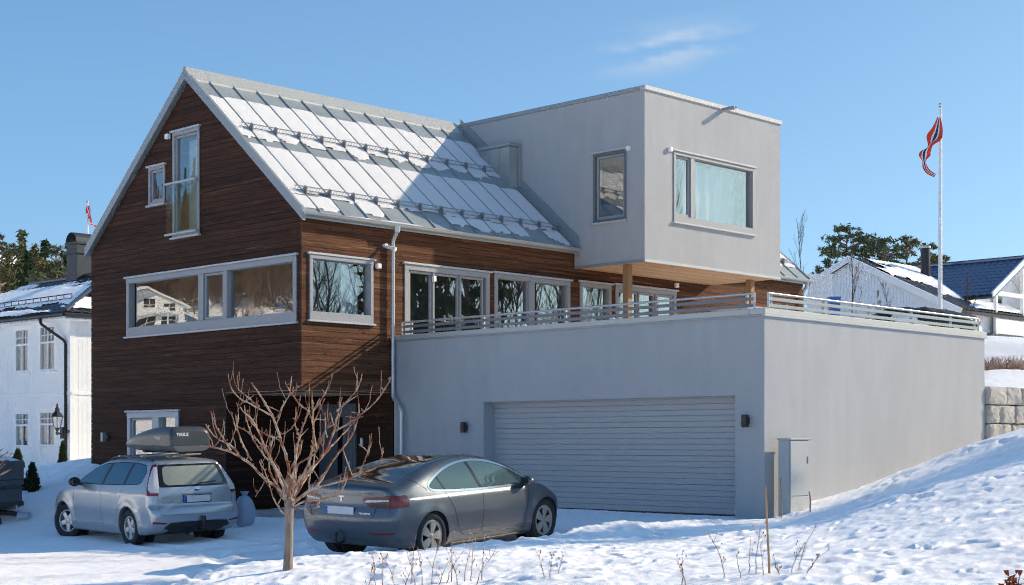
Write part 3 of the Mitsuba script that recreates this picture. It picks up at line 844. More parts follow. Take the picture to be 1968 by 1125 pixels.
w = window(SB, *wS, [(10.30, 10.92, True), (11.08, 13.66, False)], fw=.09, bottom=.08, label='wide window in the sunlit side of the rendered box', bulge=.002)
curtain(SB, 11.1, 13.6, 5.8, 7.45, -.5, w, amp=.05, wl=.5, m='mat_greycurtain'); curtain(SB, 10.3, 10.9, 5.8, 7.45, -.5, w, amp=.05, wl=.3, m='mat_greycurtain')
hobj('blind_motor', SB.box(9.96, 10.1, 7.5, 7.62, .0, .1, .02), 'mat_whiteplain', w)
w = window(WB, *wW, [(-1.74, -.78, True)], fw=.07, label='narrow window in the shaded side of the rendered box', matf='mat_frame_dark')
hobj('blind_motor', WB.box(-1.98, -1.86, 7.46, 7.58, .0, .1, .02), 'mat_whiteplain', w)
# security camera under the eave
hobj('security_camera', cat([cbox(2.36, 2.46, -.1, 0.0, 4.55, 4.63, .01), tube([(2.4, -.1, 4.56), (2.46, -.3, 4.5)], .04, 10), tube([(2.46, -.28, 4.5), (2.48, -.34, 4.48)], .05, 10)]), 'mat_whiteplain', house)
# wall lamps
for (pl, a, z, c, l) in ((WGA, -2.49, .325, 'mat_black', 'small black wall lamp left of the garage door'), (WGA, -10.12, .395, 'mat_black', 'small black wall lamp right of the garage door'), (WG, 8.22, .13, 'mat_metal', 'slim pale wall lamp on the timber gable beside the roof box')):
    t = thing('wall_lamp', l, 'wall lamp', 'wall lamps on the house')
    obj('housing', xf(pl.box(a - .055, a + .055, z - .12, z + .12, .05, .16, .012), s=S), c, t)
    obj('wall_mount', xf(pl.box(a - .04, a + .04, z - .06, z + .06, .0, .05, .006), s=S), c, t)

# ---- snow lying on the roof
r = np.random.default_rng(3)


def roof_snow():
    ms = []
    for x0, x1 in zip(edges[:-1], edges[1:]):
        xm = .5 * (x0 + x1)
        if BX0 - .2 < xm < BX1: continue
        top = 3.62 + r.uniform(-.05, .10) if xm < BX0 else 3.8
        lo1 = 2.46 - .30 + r.uniform(-.14, .16)
        top2 = 1.93 + r.uniform(-.04, .05)
        for (ya, yb, cut) in ((lo1, top, 1), (0.42 - r.uniform(.05, .2), top2, 1), (r.uniform(-.16, -.02), .36, r.random() < .62)):
            if not cut: continue
            if ya < .3 and yb < .5 and xm > 8.6: continue
            nx, ny = 10, max(14, int((yb - ya) / .045))
            X, Y = np.meshgrid(np.linspace(x0 + .016, x1 - .016, nx), np.linspace(ya - .12, yb + .1, ny), indexing='ij')
            q = np.stack([X * 2.3, Y * 2.3, X * 0 + ya], -1)
            wob = (meshkit.fbm(q, 3, 5) - .5) * .30
            u = (X - x0) / (x1 - x0)
            sag = .05 * (1 - (2 * u - 1) ** 2)
            dl = Y - (ya + wob - sag + .06); du = (yb + wob * .35) - Y
            e = np.minimum(np.minimum(dl, du), np.minimum(X - x0 - .012, x1 - .012 - X) * 4 + .03)
            h = .034 * np.sqrt(np.clip(e / .07, 0, 1)) * (0.7 + .5 * meshkit.fbm(q * 1.3, 2, 8)) - .006
            n = nrm * h[..., None]
            Z = EZ + SL * (Y + .2)
            P = np.stack([X, Y, Z], -1) + n
            ms.append(grid_mesh(P[..., 0], P[..., 1], P[..., 2], keep=h > -.0059))
    return cat(ms)


single('roof_snow', xf(roof_snow(), s=S), 'mat_roofsnow', 'patchy white snow lying between the seams of the pitched metal roof', 'snow', kind='stuff', smooth=True)
gs = []
for x in np.arange(0.0, 3.4, .06):
    hh = .05 + .05 * meshkit.noise(np.array([x * 3, 0, 0.]))
    gs.append(trimesh.creation.icosphere(1, 1).apply_scale((.06, .075, hh * .8)).apply_translation((x, -.24, 5.075)))
single('gutter_snow', xf(cat(gs), s=S), 'mat_snow', 'thin snow lying in the eaves gutter above the square window', 'snow', kind='stuff', smooth=True)

# ---- terrace railing
def railing(pl, a0, a1, o, posts, label, loops=False):
    t = thing('terrace_railing', label, 'railing', 'grey terrace railings')
    obj('top_rail', xf(tube(pl.pts([a0, a1], 2.80, -o), .024, 10), s=S), 'mat_galv', t, smooth=40)
    for z in (2.70, 2.575): obj('bar', xf(pl.box(a0 + .02, a1 - .02, z - .032, z + .032, -o - .012, -o + .012, .004), s=S), 'mat_bar' if pl.k == 'W' else 'mat_metal', t)  # shade on the front bars is put into a darker colour
    for a in posts: obj('post', xf(cat([pl.box(a - .025, a + .025, 2.1, 2.79, -o - .07, -o - .02, .004)]), s=S), 'mat_frame_light', t)
    for a in (a0, a1):
        p = pl.pts([a, a], np.array([2.8, 2.5]), -o)
        obj('end_bend', xf(tube(p, .022, 8), s=S), 'mat_galv', t)
    return t


railing(WGA, -10.2, -0.22, 0.09, [-.5, -2.9, -5.36, -7.85, -10.0], 'grey bar railing above the shaded garage front')
railing(SGA, 2.95, 11.2, 0.09, [3.1, 4.9, 6.6, 8.3, 10.0, 11.1], 'grey bar railing above the sunlit side of the garage')
for i, (a, w_) in enumerate(((-4.15, .05), (-6.66, .05))):
    single('snow_lump', xf(trimesh.creation.icosphere(2, 1).apply_scale((.05, .07, .045)).apply_translation((GX + .12, a, ZC + .01)), s=S), 'mat_snow', ('small lump of snow on the parapet near the patio window', 'small lump of snow on the parapet left of the wooden post')[i], 'snow', smooth=True)
# terrace furniture glimpsed over the parapet
t = thing('sun_lounger', 'pale wooden lounger lying on the terrace behind the railing', 'lounger')
for k in range(6): obj('slat', xf(cbox(9.6, 11.4, -4.2 + .14 * k, -4.2 + .14 * k + .11, 2.78, 2.83, .01), s=S), 'mat_paleboard', t)
obj('back_rest', xf(hull([(11.4, y, z) for y in (-4.2, -3.4) for z in (2.78, 2.83)] + [(12.1, y, z) for y in (-4.2, -3.4) for z in (2.95, 3.0)]), s=S), 'mat_paleboard', t)
for x in (9.7, 11.3):
    for y in (-4.15, -3.45): obj('leg', xf(cbox(x - .04, x + .04, y - .04, y + .04, 2.12, 2.78, .005), s=S), 'mat_paleboard', t)
t = thing('garden_chair', 'white metal garden chair frame behind the front railing', 'chair')
cx, cy = 6.6, -8.0
for (x, y) in ((0, 0), (.5, 0), (0, .5), (.5, .5)): obj('leg', xf(cbox(cx + x - .025, cx + x + .025, cy + y - .025, cy + y + .025, 2.12, 3.0 if x else 2.72, .005), s=S), 'mat_frame_light', t)
obj('seat', xf(cbox(cx, cx + .5, cy, cy + .5, 2.6, 2.64, .01), s=S), 'mat_metal', t)
obj('backrest', xf(cbox(cx + .48, cx + .52, cy, cy + .5, 2.9, 3.0, .01), s=S), 'mat_frame_light', t)
t = thing('garden_table', 'low garden table with a pale top on the terrace corner', 'table')
obj('table_top', xf(cbox(4.6, 6.3, -8.6, -7.7, 2.74, 2.80, .01), s=S), 'mat_frame_light', t)
for x in (4.7, 6.2):
    for y in (-8.5, -7.8): obj('leg', xf(cbox(x - .03, x + .03, y - .03, y + .03, 2.12, 2.74, .005), s=S), 'mat_frame_light', t)
# ------------------------------------------------------------------ cars
def smax(a, b, k):
    h = np.clip(0.5 + 0.5 * (a - b) / k, 0, 1)
    return b + (a - b) * h + k * h * (1 - h)


class CarBody:
    """an implicit body (profile x plan x section, softly rounded), meshed by rays from the car's axis"""
    def __init__(s, L, prof, bottom, plan, side, rear, front, wheels, crown=0.05, k_end=0.10, k_top=0.07, rc=0.16, fc=0.25, flare=0.02, zc=0.62, crease=()):
        P = lambda t: PchipInterpolator(*np.array(sorted(t)).T, extrapolate=True)
        s.L, s.top, s.bot, s.plan, s.side, s.rear, s.front = L, P(prof), P(bottom), P(plan), P(side), P(rear), P(front)
        s.wheels, s.crown, s.ke, s.kt, s.rc, s.fc, s.fl, s.zc, s.crease = wheels, crown, k_end, k_top, rc, fc, flare, zc, crease

    def f(s, x, y, z):
        xc = np.clip(x, 0, s.L); zz = np.clip(z, 0.1, 1.7); ay = np.abs(y)
        w = s.plan(xc) * s.side(zz) / 0.925
        for xw in s.wheels:
            r = np.hypot(x - xw, z - 0.33)
            w = w + s.fl * np.exp(-((r - 0.37) / 0.10) ** 2)
        for (z0, am, wd) in s.crease:
            w = w + am * np.exp(-((z - z0) / wd) ** 2)
        a = ay - w
        b = z - s.top(xc) + s.crown * (ay / 0.75) ** 2
        c = s.bot(xc) - z
        d = s.rear(zz) + s.rc * (ay / 0.9) ** 3 - x
        e = x - s.front(zz) + s.fc * (ay / 0.9) ** 2.2
        g = smax(a, b, s.kt)
        g = smax(g, smax(d, e, .02), s.ke)
        return smax(g, c, 0.06)

    def mesh(s, inset=0.0, nx=130, nphi=168, ne=30):
        x0, x1 = 0.62, s.L - 0.62
        phi = np.arange(nphi) * 2 * PI / nphi
        C, Dr = [], []
        for t in np.linspace(-PI / 2, 0, ne + 1)[1:-1]:
            for p in phi: C.append((x0, 0, s.zc)); Dr.append((math.sin(t), math.cos(t) * math.cos(p), math.cos(t) * math.sin(p)))
        for x in np.linspace(x0, x1, nx):
            for p in phi: C.append((x, 0, s.zc)); Dr.append((0, math.cos(p), math.sin(p)))
        for t in np.linspace(0, PI / 2, ne + 1)[1:-1]:
            for p in phi: C.append((x1, 0, s.zc)); Dr.append((math.sin(t), math.cos(t) * math.cos(p), math.cos(t) * math.sin(p)))
        C, Dr = np.array(C), np.array(Dr)
        C = np.vstack([C, [[x0, 0, s.zc], [x1, 0, s.zc]]]); Dr = np.vstack([Dr, [[-1, 0, 0], [1, 0, 0]]])
        lo, hi = np.zeros(len(C)), np.full(len(C), 1.7)
        for _ in range(26):
            m = .5 * (lo + hi); P = C + Dr * m[:, None]
            ins = s.f(P[:, 0], P[:, 1], P[:, 2]) + inset < 0
            lo = np.where(ins, m, lo); hi = np.where(ins, hi, m)
        V = C + Dr * lo[:, None]
        rows = (len(V) - 2) // nphi
        i = np.arange(nphi); j = (i + 1) % nphi; F = []
        for k in range(rows - 1):
            F += [np.stack([i + k * nphi, i + (k + 1) * nphi, j + (k + 1) * nphi], 1), np.stack([i + k * nphi, j + (k + 1) * nphi, j + k * nphi], 1)]
        F += [np.stack([i, j, i * 0 + len(V) - 2], 1), np.stack([j + (rows - 1) * nphi, i + (rows - 1) * nphi, i * 0 + len(V) - 1], 1)]
        m = trimesh.Trimesh(V, np.vstack(F), process=False)
        if m.volume < 0: m.invert()
        return m


def mf_prism(poly, axis, a0, a1):
    return to_mf(welded(prism(poly, axis, a0, a1)))


def both(poly, axis='y', a0=0.35, a1=1.2):
    p = mf_prism(poly, axis, a0, a1)
    return p + mf_prism(poly, axis, -a1, -a0)


def smooth_poly(pts, r=0.05):
    g = sg.Polygon(pts)
    return g.buffer(-r, join_style=1, quad_segs=6).buffer(r * 2, join_style=1, quad_segs=6).buffer(-r, join_style=1, quad_segs=6)


def spline_poly(pts, n=10):
    from scipy.interpolate import CubicSpline
    p = np.array(list(pts) + [pts[0]], float)
    d = np.concatenate([[0], np.cumsum(np.hypot(*np.diff(p, axis=0).T) ** .5)])
    cs = CubicSpline(d, p, bc_type='periodic')
    return sg.Polygon(cs(np.linspace(0, d[-1], n * len(pts))[:-1])).buffer(0)


class Car:
    def __init__(s, key, body, place):
        s.key, s.b, s.M = key, body, place
        s.B = {i: to_mf(body.mesh(i)) for i in (-0.006, -.002, 0.0, 0.014, 0.035)}
        s.cuts = []      # prisms that leave a shallow recess in the paint
        s.deep = []
        s.grooves = []

    def part(s, name, mesh, m, parent=None, smooth=35, label=None):
        mesh = from_mf(mesh) if hasattr(mesh, 'to_mesh') else mesh
        if len(mesh.faces) == 0: return None
        return obj(name, mesh, m, parent or s.key, smooth, label=label, M=s.M)

    def skin(s, pr, out=0.0, inn=0.035): return (s.B[out] ^ pr) - s.B[inn]

    def finish(s, wheels_x, track, mat_paint, rw=0.36, nose=None):
        b = s.B[0.0]
        cut = m3.Manifold()
        for p in s.cuts: cut = cut + p
        b = b - (cut - s.B[0.035])
        g = m3.Manifold()
        for p in s.grooves: g = g + p
        b = b - (g - s.B[0.014])
        for p in s.deep: b = b - p
        for x in wheels_x:
            for sy in (-1, 1):
                c = trimesh.creation.cylinder(rw, 0.55, sections=64); c = xf(c, rotx(PI / 2), (x, sy * 0.80, 0.335))
                b = b - to_mf(welded(c))
        s.part('body', b, mat_paint)
        for x in wheels_x:
            for sy in (-1, 1):
                a = np.linspace(-0.35, PI + .35, 40)
                oc = [(x + (rw - .002) * math.cos(t), .335 + (rw - .002) * math.sin(t)) for t in a]; ic = [(x + (rw - .02) * math.cos(t), .335 + (rw - .02) * math.sin(t)) for t in a[::-1]]
                w = cat([prism(sg.Polygon(oc + ic), 'y', sy * .54, sy * .875), prism(sg.Point(x, .335).buffer(rw - .01), 'y', sy * .535, sy * .56)])
                s.part('wheel_arch', w, 'mat_rubber', smooth=30)


def tyre_mesh(R, w, rim):
    h = w / 2
    prof = [(rim, -h * .75), (rim + .02, -h * .92), ((R + rim) / 2, -h), (R - .03, -h * .93), (R - .008, -h * .78), (R, -h * .5), (R, h * .5), (R - .008, h * .78), (R - .03, h * .93), ((R + rim) / 2, h), (rim + .02, h * .92), (rim, h * .75)]
    m = lathe(prof, 64)
    gr = []
    for k in range(64):
        a = k * 2 * PI / 64
        for s_ in (-1, 1):
            bb = box(-.012, .012, -.004, .007, s_ * h * .15, s_ * h * .8)
            gr.append(xf(bb, rotz(a - PI / 2), (R * math.cos(a), R * math.sin(a), 0)))
    return cat([m] + gr)


def wheel(car, x, y, R, w, rim, kind, mrim, steer=0.0):
    """axis along y, face outwards"""
    sgn = 1 if y > 0 else -1
    A = rotz(steer) @ (rotx(-PI / 2) if sgn > 0 else rotx(PI / 2))
    t = (x, y, R)
    wk = car.part('wheel', xf(tyre_mesh(R, w, rim), A, t), 'mat_rubber', label=None)
    h = w / 2
    barrel = lathe([(rim - .012, -h * .8), (rim + .004, -h * .8), (rim + .006, h * .78), (rim - .006, h * .82), (rim - .018, h * .74), (rim - .025, -h * .8)], 48)
    car.part('rim', xf(barrel, A, t), mrim, wk)
    car.part('brake_disc', xf(cat([trimesh.creation.cylinder(rim * .72, .02, sections=32), trimesh.creation.cylinder(rim * .93, .012, sections=32).apply_translation((0, 0, -.05))]), A, t), 'mat_black', wk)
    sp = []
    if kind == 'five':
        for k in range(5):
            a = k * 2 * PI / 5 + .3
            pts = []
            for (r0, hw, z) in ((.035, .046, h * .62), (rim * .5, .026, h * .66), (rim * .92, .036, h * .60)):
                for q in (-1, 1):
                    pts += [(r0, q * hw, z), (r0, q * hw * 1.15, z - .035)]
            sp.append(xf(hull(pts), rotz(a)))
        sp.append(lathe([(.001, h * .70), (.045, h * .69), (.062, h * .62), (.062, h * .3)], 24))
        for k in range(5):
            a = k * 2 * PI / 5 + .3 + PI / 5
            sp.append(trimesh.creation.cylinder(.009, .04, sections=8).apply_translation((.05 * math.cos(a), .05 * math.sin(a), h * .62)))
    else:
        for k in range(5):
            a = k * 2 * PI / 5 + .2
            pts = []
            for (r0, h0, h1, z) in ((.03, -.03, .03, h * .74), (rim * .55, -.052, .040, h * .80), (rim * .95, -.115, .045, h * .72)):
                for q in (h0, h1): pts += [(r0, q, z), (r0, q * 1.05, z - .02)]
            sp.append(xf(hull(pts), rotz(a)))
        sp.append(lathe([(rim * .84, h * .66), (rim * .86, h * .75), (rim * .96, h * .75), (rim * .99, h * .66)], 48))
        sp.append(lathe([(.001, h * .84), (.03, h * .83), (.042, h * .76), (.042, h * .5)], 20))
    car.part('spokes', xf(cat(sp), A, t), mrim, wk)


def line_poly(pts, w=.0045): return sg.LineString(pts).buffer(w, cap_style=2)


def rear_prism(poly, x0=-.3, x1=.5): return mf_prism(poly, 'x', x0, x1)


# ---- paints
def dirty(name, base, zlo, zhi, metal, rough, dirt=(0.30, 0.285, 0.265)):
    fn = dirt_paint(base, dirt, zlo, zhi)
    scene[name] = {'type': 'twosided', 'bsdf': {'type': 'blendbsdf', 'weight': 0.075, 'a': {'type': 'principled', 'base_color': proc(fn), 'roughness': rough, 'metallic': metal, 'specular': 0.5},
                                                'b': {'type': 'roughconductor', 'material': 'none', 'alpha': 0.03, 'specular_reflectance': rgb(.95, .96, .97)}}}     # metallic paint under clear lacquer


dirty('mat_paint_grey', (0.098, 0.112, 0.135), -1.75, -1.1, 0.85, 0.40)
dirty('mat_paint_silver', (0.40, 0.43, 0.47), -1.9, -1.35, 0.6, 0.30)
scene['mat_glassdark'] = {'type': 'twosided', 'bsdf': {'type': 'principled', 'base_color': rgb(0.012, 0.02, 0.022), 'roughness': 0.03, 'specular': 1.0, 'clearcoat': 1.0, 'clearcoat_gloss': 1.0}}
for nm, c in (('mat_carglass', (0.015, 0.022, 0.025)), ('mat_carglass_green', (0.055, 0.105, 0.115)), ('mat_carglass_sky', (0.006, 0.085, 0.165))):  # the blue one has the reflected sky put into its base colour
    scene[nm] = {'type': 'twosided', 'bsdf': {'type': 'blendbsdf', 'weight': 0.28, 'a': {'type': 'principled', 'base_color': rgb(*c), 'roughness': 0.04, 'specular': 0.7}, 'b': {'type': 'conductor', 'material': 'none', 'specular_reflectance': rgb(.92, .95, .97)}}}
mat('mat_frosted', (0.20, 0.23, 0.215), 0.35, spec=0.6)
mat('mat_lampred', (0.20, 0.007, 0.009), 0.12, clearcoat=1.0)
mat('mat_lampclear', (0.62, 0.60, 0.60), 0.15, clearcoat=1.0)
mat('mat_lampdark', (0.05, 0.008, 0.012), 0.1, clearcoat=1.0)
mat('mat_plate', (0.62, 0.63, 0.64), 0.45)
mat('mat_plateblue', (0.01, 0.05, 0.42), 0.4)
mat('mat_rimsilver', (0.55, 0.56, 0.57), 0.35, metal=0.6)
mat('mat_rimgrey', (0.30, 0.295, 0.285), 0.5, metal=0.3)
mat('mat_box', (0.055, 0.06, 0.066), 0.32, spec=0.6)
mat('mat_boxlow', (0.11, 0.112, 0.115), 0.45)
mat('mat_badge', (0.62, 0.63, 0.65), 0.25, metal=0.8)


def text_x(txt, h, y, z, x, depth=.004):
    """lettering on a surface facing -x (towards the rear), reading from left (+y) to right (-y)"""
    m = meshkit.text_mesh(txt, h, depth, True)
    v = np.array(m.vertices)
    return trimesh.Trimesh(np.stack([x - v[:, 2], y - v[:, 0], z + v[:, 1]], 1), m.faces, process=False)


def rear_x(body, y, z):
    xs = np.linspace(-.1, .9, 500)
    f = body.f(xs, np.full(500, y), np.full(500, z))
    k = np.argmax(f < 0)
    return xs[k]


# ================= dark grey saloon
def saloon():
    L = 4.69
    body = CarBody(L,
        [(-.1, .90), (0, .93), (.05, 1.05), (.11, 1.105), (.2, 1.112), (.42, 1.125), (.75, 1.20), (1.1, 1.30), (1.5, 1.385), (1.95, 1.436), (2.3, 1.443), (2.65, 1.415), (3.0, 1.335), (3.3, 1.21), (3.55, 1.06), (3.72, .985), (4.0, .915), (4.3, .82), (4.55, .70), (4.69, .58), (4.8, .5)],
        [(-.1, .36), (0, .33), (.25, .24), (.6, .19), (2, .17), (3.9, .17), (4.4, .19), (4.69, .24), (4.8, .25)],
        [(-.1, .80), (0, .84), (.2, .882), (.5, .908), (1, .922), (2, .925), (3.6, .925), (4.1, .91), (4.4, .86), (4.6, .77), (4.69, .68), (4.8, .6)],
        [(.1, .80), (.2, .855), (.32, .89), (.5, .91), (.66, .924), (.8, .917), (.9, .893), (.955, .862), (1.05, .80), (1.15, .735), (1.25, .66), (1.35, .57), (1.45, .47), (1.7, .3)],
        [(.1, .35), (.25, .20), (.36, .09), (.5, .025), (.62, .0), (.72, .02), (.85, .055), (.97, .06), (1.06, .045), (1.10, .055), (1.2, .25), (1.7, .6)],
        [(.1, 4.50), (.25, 4.62), (.4, 4.68), (.55, 4.69), (.65, 4.66), (.75, 4.55), (.9, 4.3), (1.2, 4.1), (1.7, 4.0)],
        (0.98, 3.855), crown=.035, rc=.20, fc=.42, flare=.016, k_end=.09, k_top=.10, crease=((.885, .010, .035), (.36, .012, .03)))
    X, Y = np.array([-3.40 - .129, -7.43 + .789]) - 0.0, None
    hd = math.atan2(.47, 2.836)
    ax = np.array([math.cos(hd), math.sin(hd)])
    rearc = np.array([-3.40, -7.43]) + .79 * np.array([-ax[1], ax[0]]) - .98 * ax
    # the car follows the slope of the drive
    rearc = rearc - .09 * RGT[:2]
    rearc = rearc - .36 * FWD[:2] + .045 * RGT[:2]
    p0, p1 = -1.695, -1.58
    M = T4().translate([rearc[0], rearc[1], p0 - .0]).rotate([0, 0, 1], math.degrees(hd)).rotate([0, 1, 0], -math.degrees(math.atan2(p1 - p0 + 0.0, 2.875))).rotate([1, 0, 0], 1.6)
    key = thing('parked_car', 'dark grey fastback saloon car parked nose to the garage door', 'car')
    c = Car(key, body, M)
    # side windows
    dlo = spline_poly([(1.02, 1.035), (1.25, 1.155), (1.6, 1.262), (2.0, 1.325), (2.4, 1.335), (2.75, 1.29), (3.1, 1.18), (3.4, 1.03), (3.50, .975), (3.2, .958), (2.5, .955), (1.8, .965), (1.3, .985)], 8)
    pil = [line_poly([(2.20, .9), (2.16, 1.4)], .035), line_poly([(1.36, .9), (1.27, 1.22)], .02)]
    cells = dlo
    for p in pil: cells = cells.difference(p)
    ring = dlo.buffer(.030).difference(dlo.buffer(.002))
    c.cuts += [both(dlo)]
    for sy in (1, -1):
        for g in cells.geoms:
            gg = g.buffer(-.003)
            c.part('side_window', c.skin(mf_prism(gg, 'y', sy * .3, sy * 1.2)), 'mat_carglass_green')
        for p in pil: c.part('pillar', c.skin(mf_prism(p.intersection(dlo), 'y', sy * .3, sy * 1.2), -.002), 'mat_blackgloss')
        c.part('chrome_trim', c.skin(mf_prism(ring, 'y', sy * .3, sy * 1.2), -.006, .014), 'mat_chrome')
    # rear glass + roof glass + windscreen seen from above
    rg = smooth_poly([(.50, -.60), (.40, -.3), (.38, 0), (.40, .3), (.50, .60), (1.0, .575), (1.6, .52), (2.2, .49), (2.2, -.49), (1.6, -.52), (1.0, -.575)], .04)
    ws = smooth_poly([(2.26, -.50), (2.26, .50), (3.0, .60), (3.45, .69), (3.56, .4), (3.60, 0), (3.56, -.4), (3.45, -.69), (3.0, -.60)], .04)
    for nm, g in (('rear_window', rg), ('windscreen', ws)):
        pr = mf_prism(g, 'z', .9, 1.7); c.cuts.append(pr)
        c.part(nm, c.skin(mf_prism(g.buffer(-.004), 'z', .9, 1.7)), 'mat_carglass')
    # lamps: a red C that wraps the corner
    for sy in (1, -1):
        lp = smooth_poly([(sy * .36, .885), (sy * .42, .935), (sy * .70, .955), (sy * 1.0, .965), (sy * 1.0, .80), (sy * .80, .79), (sy * .52, .80)], .02)
        pr = mf_prism(lp, 'x', -.3, .46)
        c.cuts.append(pr)
        core = smooth_poly([(sy * .41, .885), (sy * .46, .922), (sy * .70, .938), (sy * .755, .92), (sy * .745, .825), (sy * .55, .825)], .012)
        tl = c.part('tail_light', c.skin(mf_prism(lp.buffer(-.004), 'x', -.3, .46)), 'mat_lampred')
        c.part('lamp_divider', c.skin(mf_prism(sg.LineString([(sy * .775, .815), (sy * .785, .945)]).buffer(.006), 'x', -.3, .46), -.002), 'mat_black', tl)
        c.part('lamp_core', c.skin(mf_prism(core, 'x', -.3, .3), -.002), 'mat_lampdark', tl)
        c.part('lamp_strip', c.skin(mf_prism(smooth_poly([(sy * .40, .878), (sy * .46, .898), (sy * .76, .905), (sy * .76, .885), (sy * .44, .862)], .004), 'x', -.3, .25), -.006), 'mat_lampclear', tl)
        rf = smooth_poly([(sy * .50, .435), (sy * .84, .452), (sy * .80, .418), (sy * .52, .405)], .008)
        c.cuts.append(mf_prism(rf, 'x', -.3, .5)); c.part('reflector', c.skin(mf_prism(rf, 'x', -.3, .5)), 'mat_lampred')
        mk = smooth_poly([(4.12, .78), (4.50, .70), (4.60, .62), (4.35, .68)], .01)
        c.cuts.append(mf_prism(mk, 'y', sy * .4, sy * 1.2)); c.part('headlight', c.skin(mf_prism(mk, 'y', sy * .4, sy * 1.2)), 'mat_lampclear')
    # shut lines
    G = [line_poly([(.70, 1.16), (.93, 1.02), (.93, .985)]), line_poly([(2.19, .95), (2.20, .55), (2.16, .30)]), line_poly([(1.30, .975), (1.38, .83), (1.48, .70), (1.56, .50), (1.66, .33), (1.8, .285)]), line_poly([(1.8, .285), (3.30, .285)]), line_poly([(3.30, .285), (3.34, .6), (3.42, .95)])]
    c.grooves += [both(g) for g in G]
    c.grooves += [rear_prism(line_poly([(-.60, .80), (-.57, .655), (-.50, .635), (.50, .635), (.57, .655), (.60, .80)], .005)), rear_prism(line_poly([(-.36, .955), (.36, .955)], .004), -.3, .3), mf_prism(sg.LineString([(.33, -.66), (.22, -.45), (.2, 0), (.22, .45), (.33, .66)]).buffer(.004), 'z', .9, 1.4)]
    plate_re = smooth_poly([(-.27, .86), (-.31, .64), (.31, .64), (.27, .86)], .02)
    # lower black valance
    va = smooth_poly([(-.62, .40), (-.55, .22), (.55, .22), (.62, .40)], .03)
    px = rear_x(body, 0, .73) - .022
    pl = c.part('number_plate', cbox(px, px + .02, -.26, .26, .685, .795, .004), 'mat_plate')
    c.part('plate_band', box(px - .002, px + .004, .215, .258, .688, .792), 'mat_plateblue', pl)
    tx = rear_x(body, 0, .90) - .008
    c.part('emblem', cat([box(tx, tx + .02, -.045, .045, .925, .942), box(tx, tx + .02, -.012, .012, .86, .925), hull([(tx, y, z) for y, z in ((-.045, .925), (-.03, .925), (-.045, .915))] + [(tx + .02, y, z) for y, z in ((-.045, .925), (-.03, .925), (-.045, .915))])]), 'mat_badge')
    c.part('badge', text_x('DUAL MOTOR', .022, -.34, .70, rear_x(body, -.45, .70) - .002, .01), 'mat_badge')
    # door handles
    for sy in (1, -1):
        for xh in (1.62, 2.50):
            yh = body.plan(xh) * body.side(.86) / .925
            c.part('door_handle', cbox(xh, xh + .22, sy * (yh - .012), sy * (yh + .006), .845, .872, .006), 'mat_chrome')
        m = trimesh.creation.icosphere(3, 1); v = np.array(m.vertices); v[:, 0] = np.where(v[:, 0] < 0, v[:, 0] * .45, v[:, 0])
        m = trimesh.Trimesh(v * [.13, .105, .075], m.faces, process=False)
        mk_ = c.part('mirror', xf(m, None, (3.22, sy * 1.0, 1.0)), 'mat_paint_grey')
        c.part('mirror_foot', hull([(x, sy * y, z) for x in (3.18, 3.32) for y, z in ((.84, .965), (.84, .935), (.98, .96), (.98, .935))]), 'mat_black', mk_)
        c.part('mirror_glass', cbox(3.150, 3.165, sy * .925, sy * 1.075, .955, 1.05, .01), 'mat_carglass', mk_)
        c.part('side_skirt', cbox(1.45, 3.4, sy * .80, sy * .868, .165, .21, .02), 'mat_black')
    hz = rear_x(body, 0, .36)
    c.part('tow_bar', cat([tube([(hz + .12, .06, .28), (hz - .05, .06, .26), (hz - .09, .06, .31), (hz - .09, .06, .38)], .016, 10), trimesh.creation.icosphere(2, .026).apply_translation((hz - .09, .06, .40))]), 'mat_black')
    c.part('underbody', cbox(.6, 4.3, -.66, .66, .175, .32, .03), 'mat_black')
    for x in (.98, 3.855):
        for sy in (1, -1): wheel(c, x, sy * .80, .335, .225, .235, 'aero', 'mat_rimgrey')
    c.finish((.98, 3.855), .8, 'mat_paint_grey', .372)


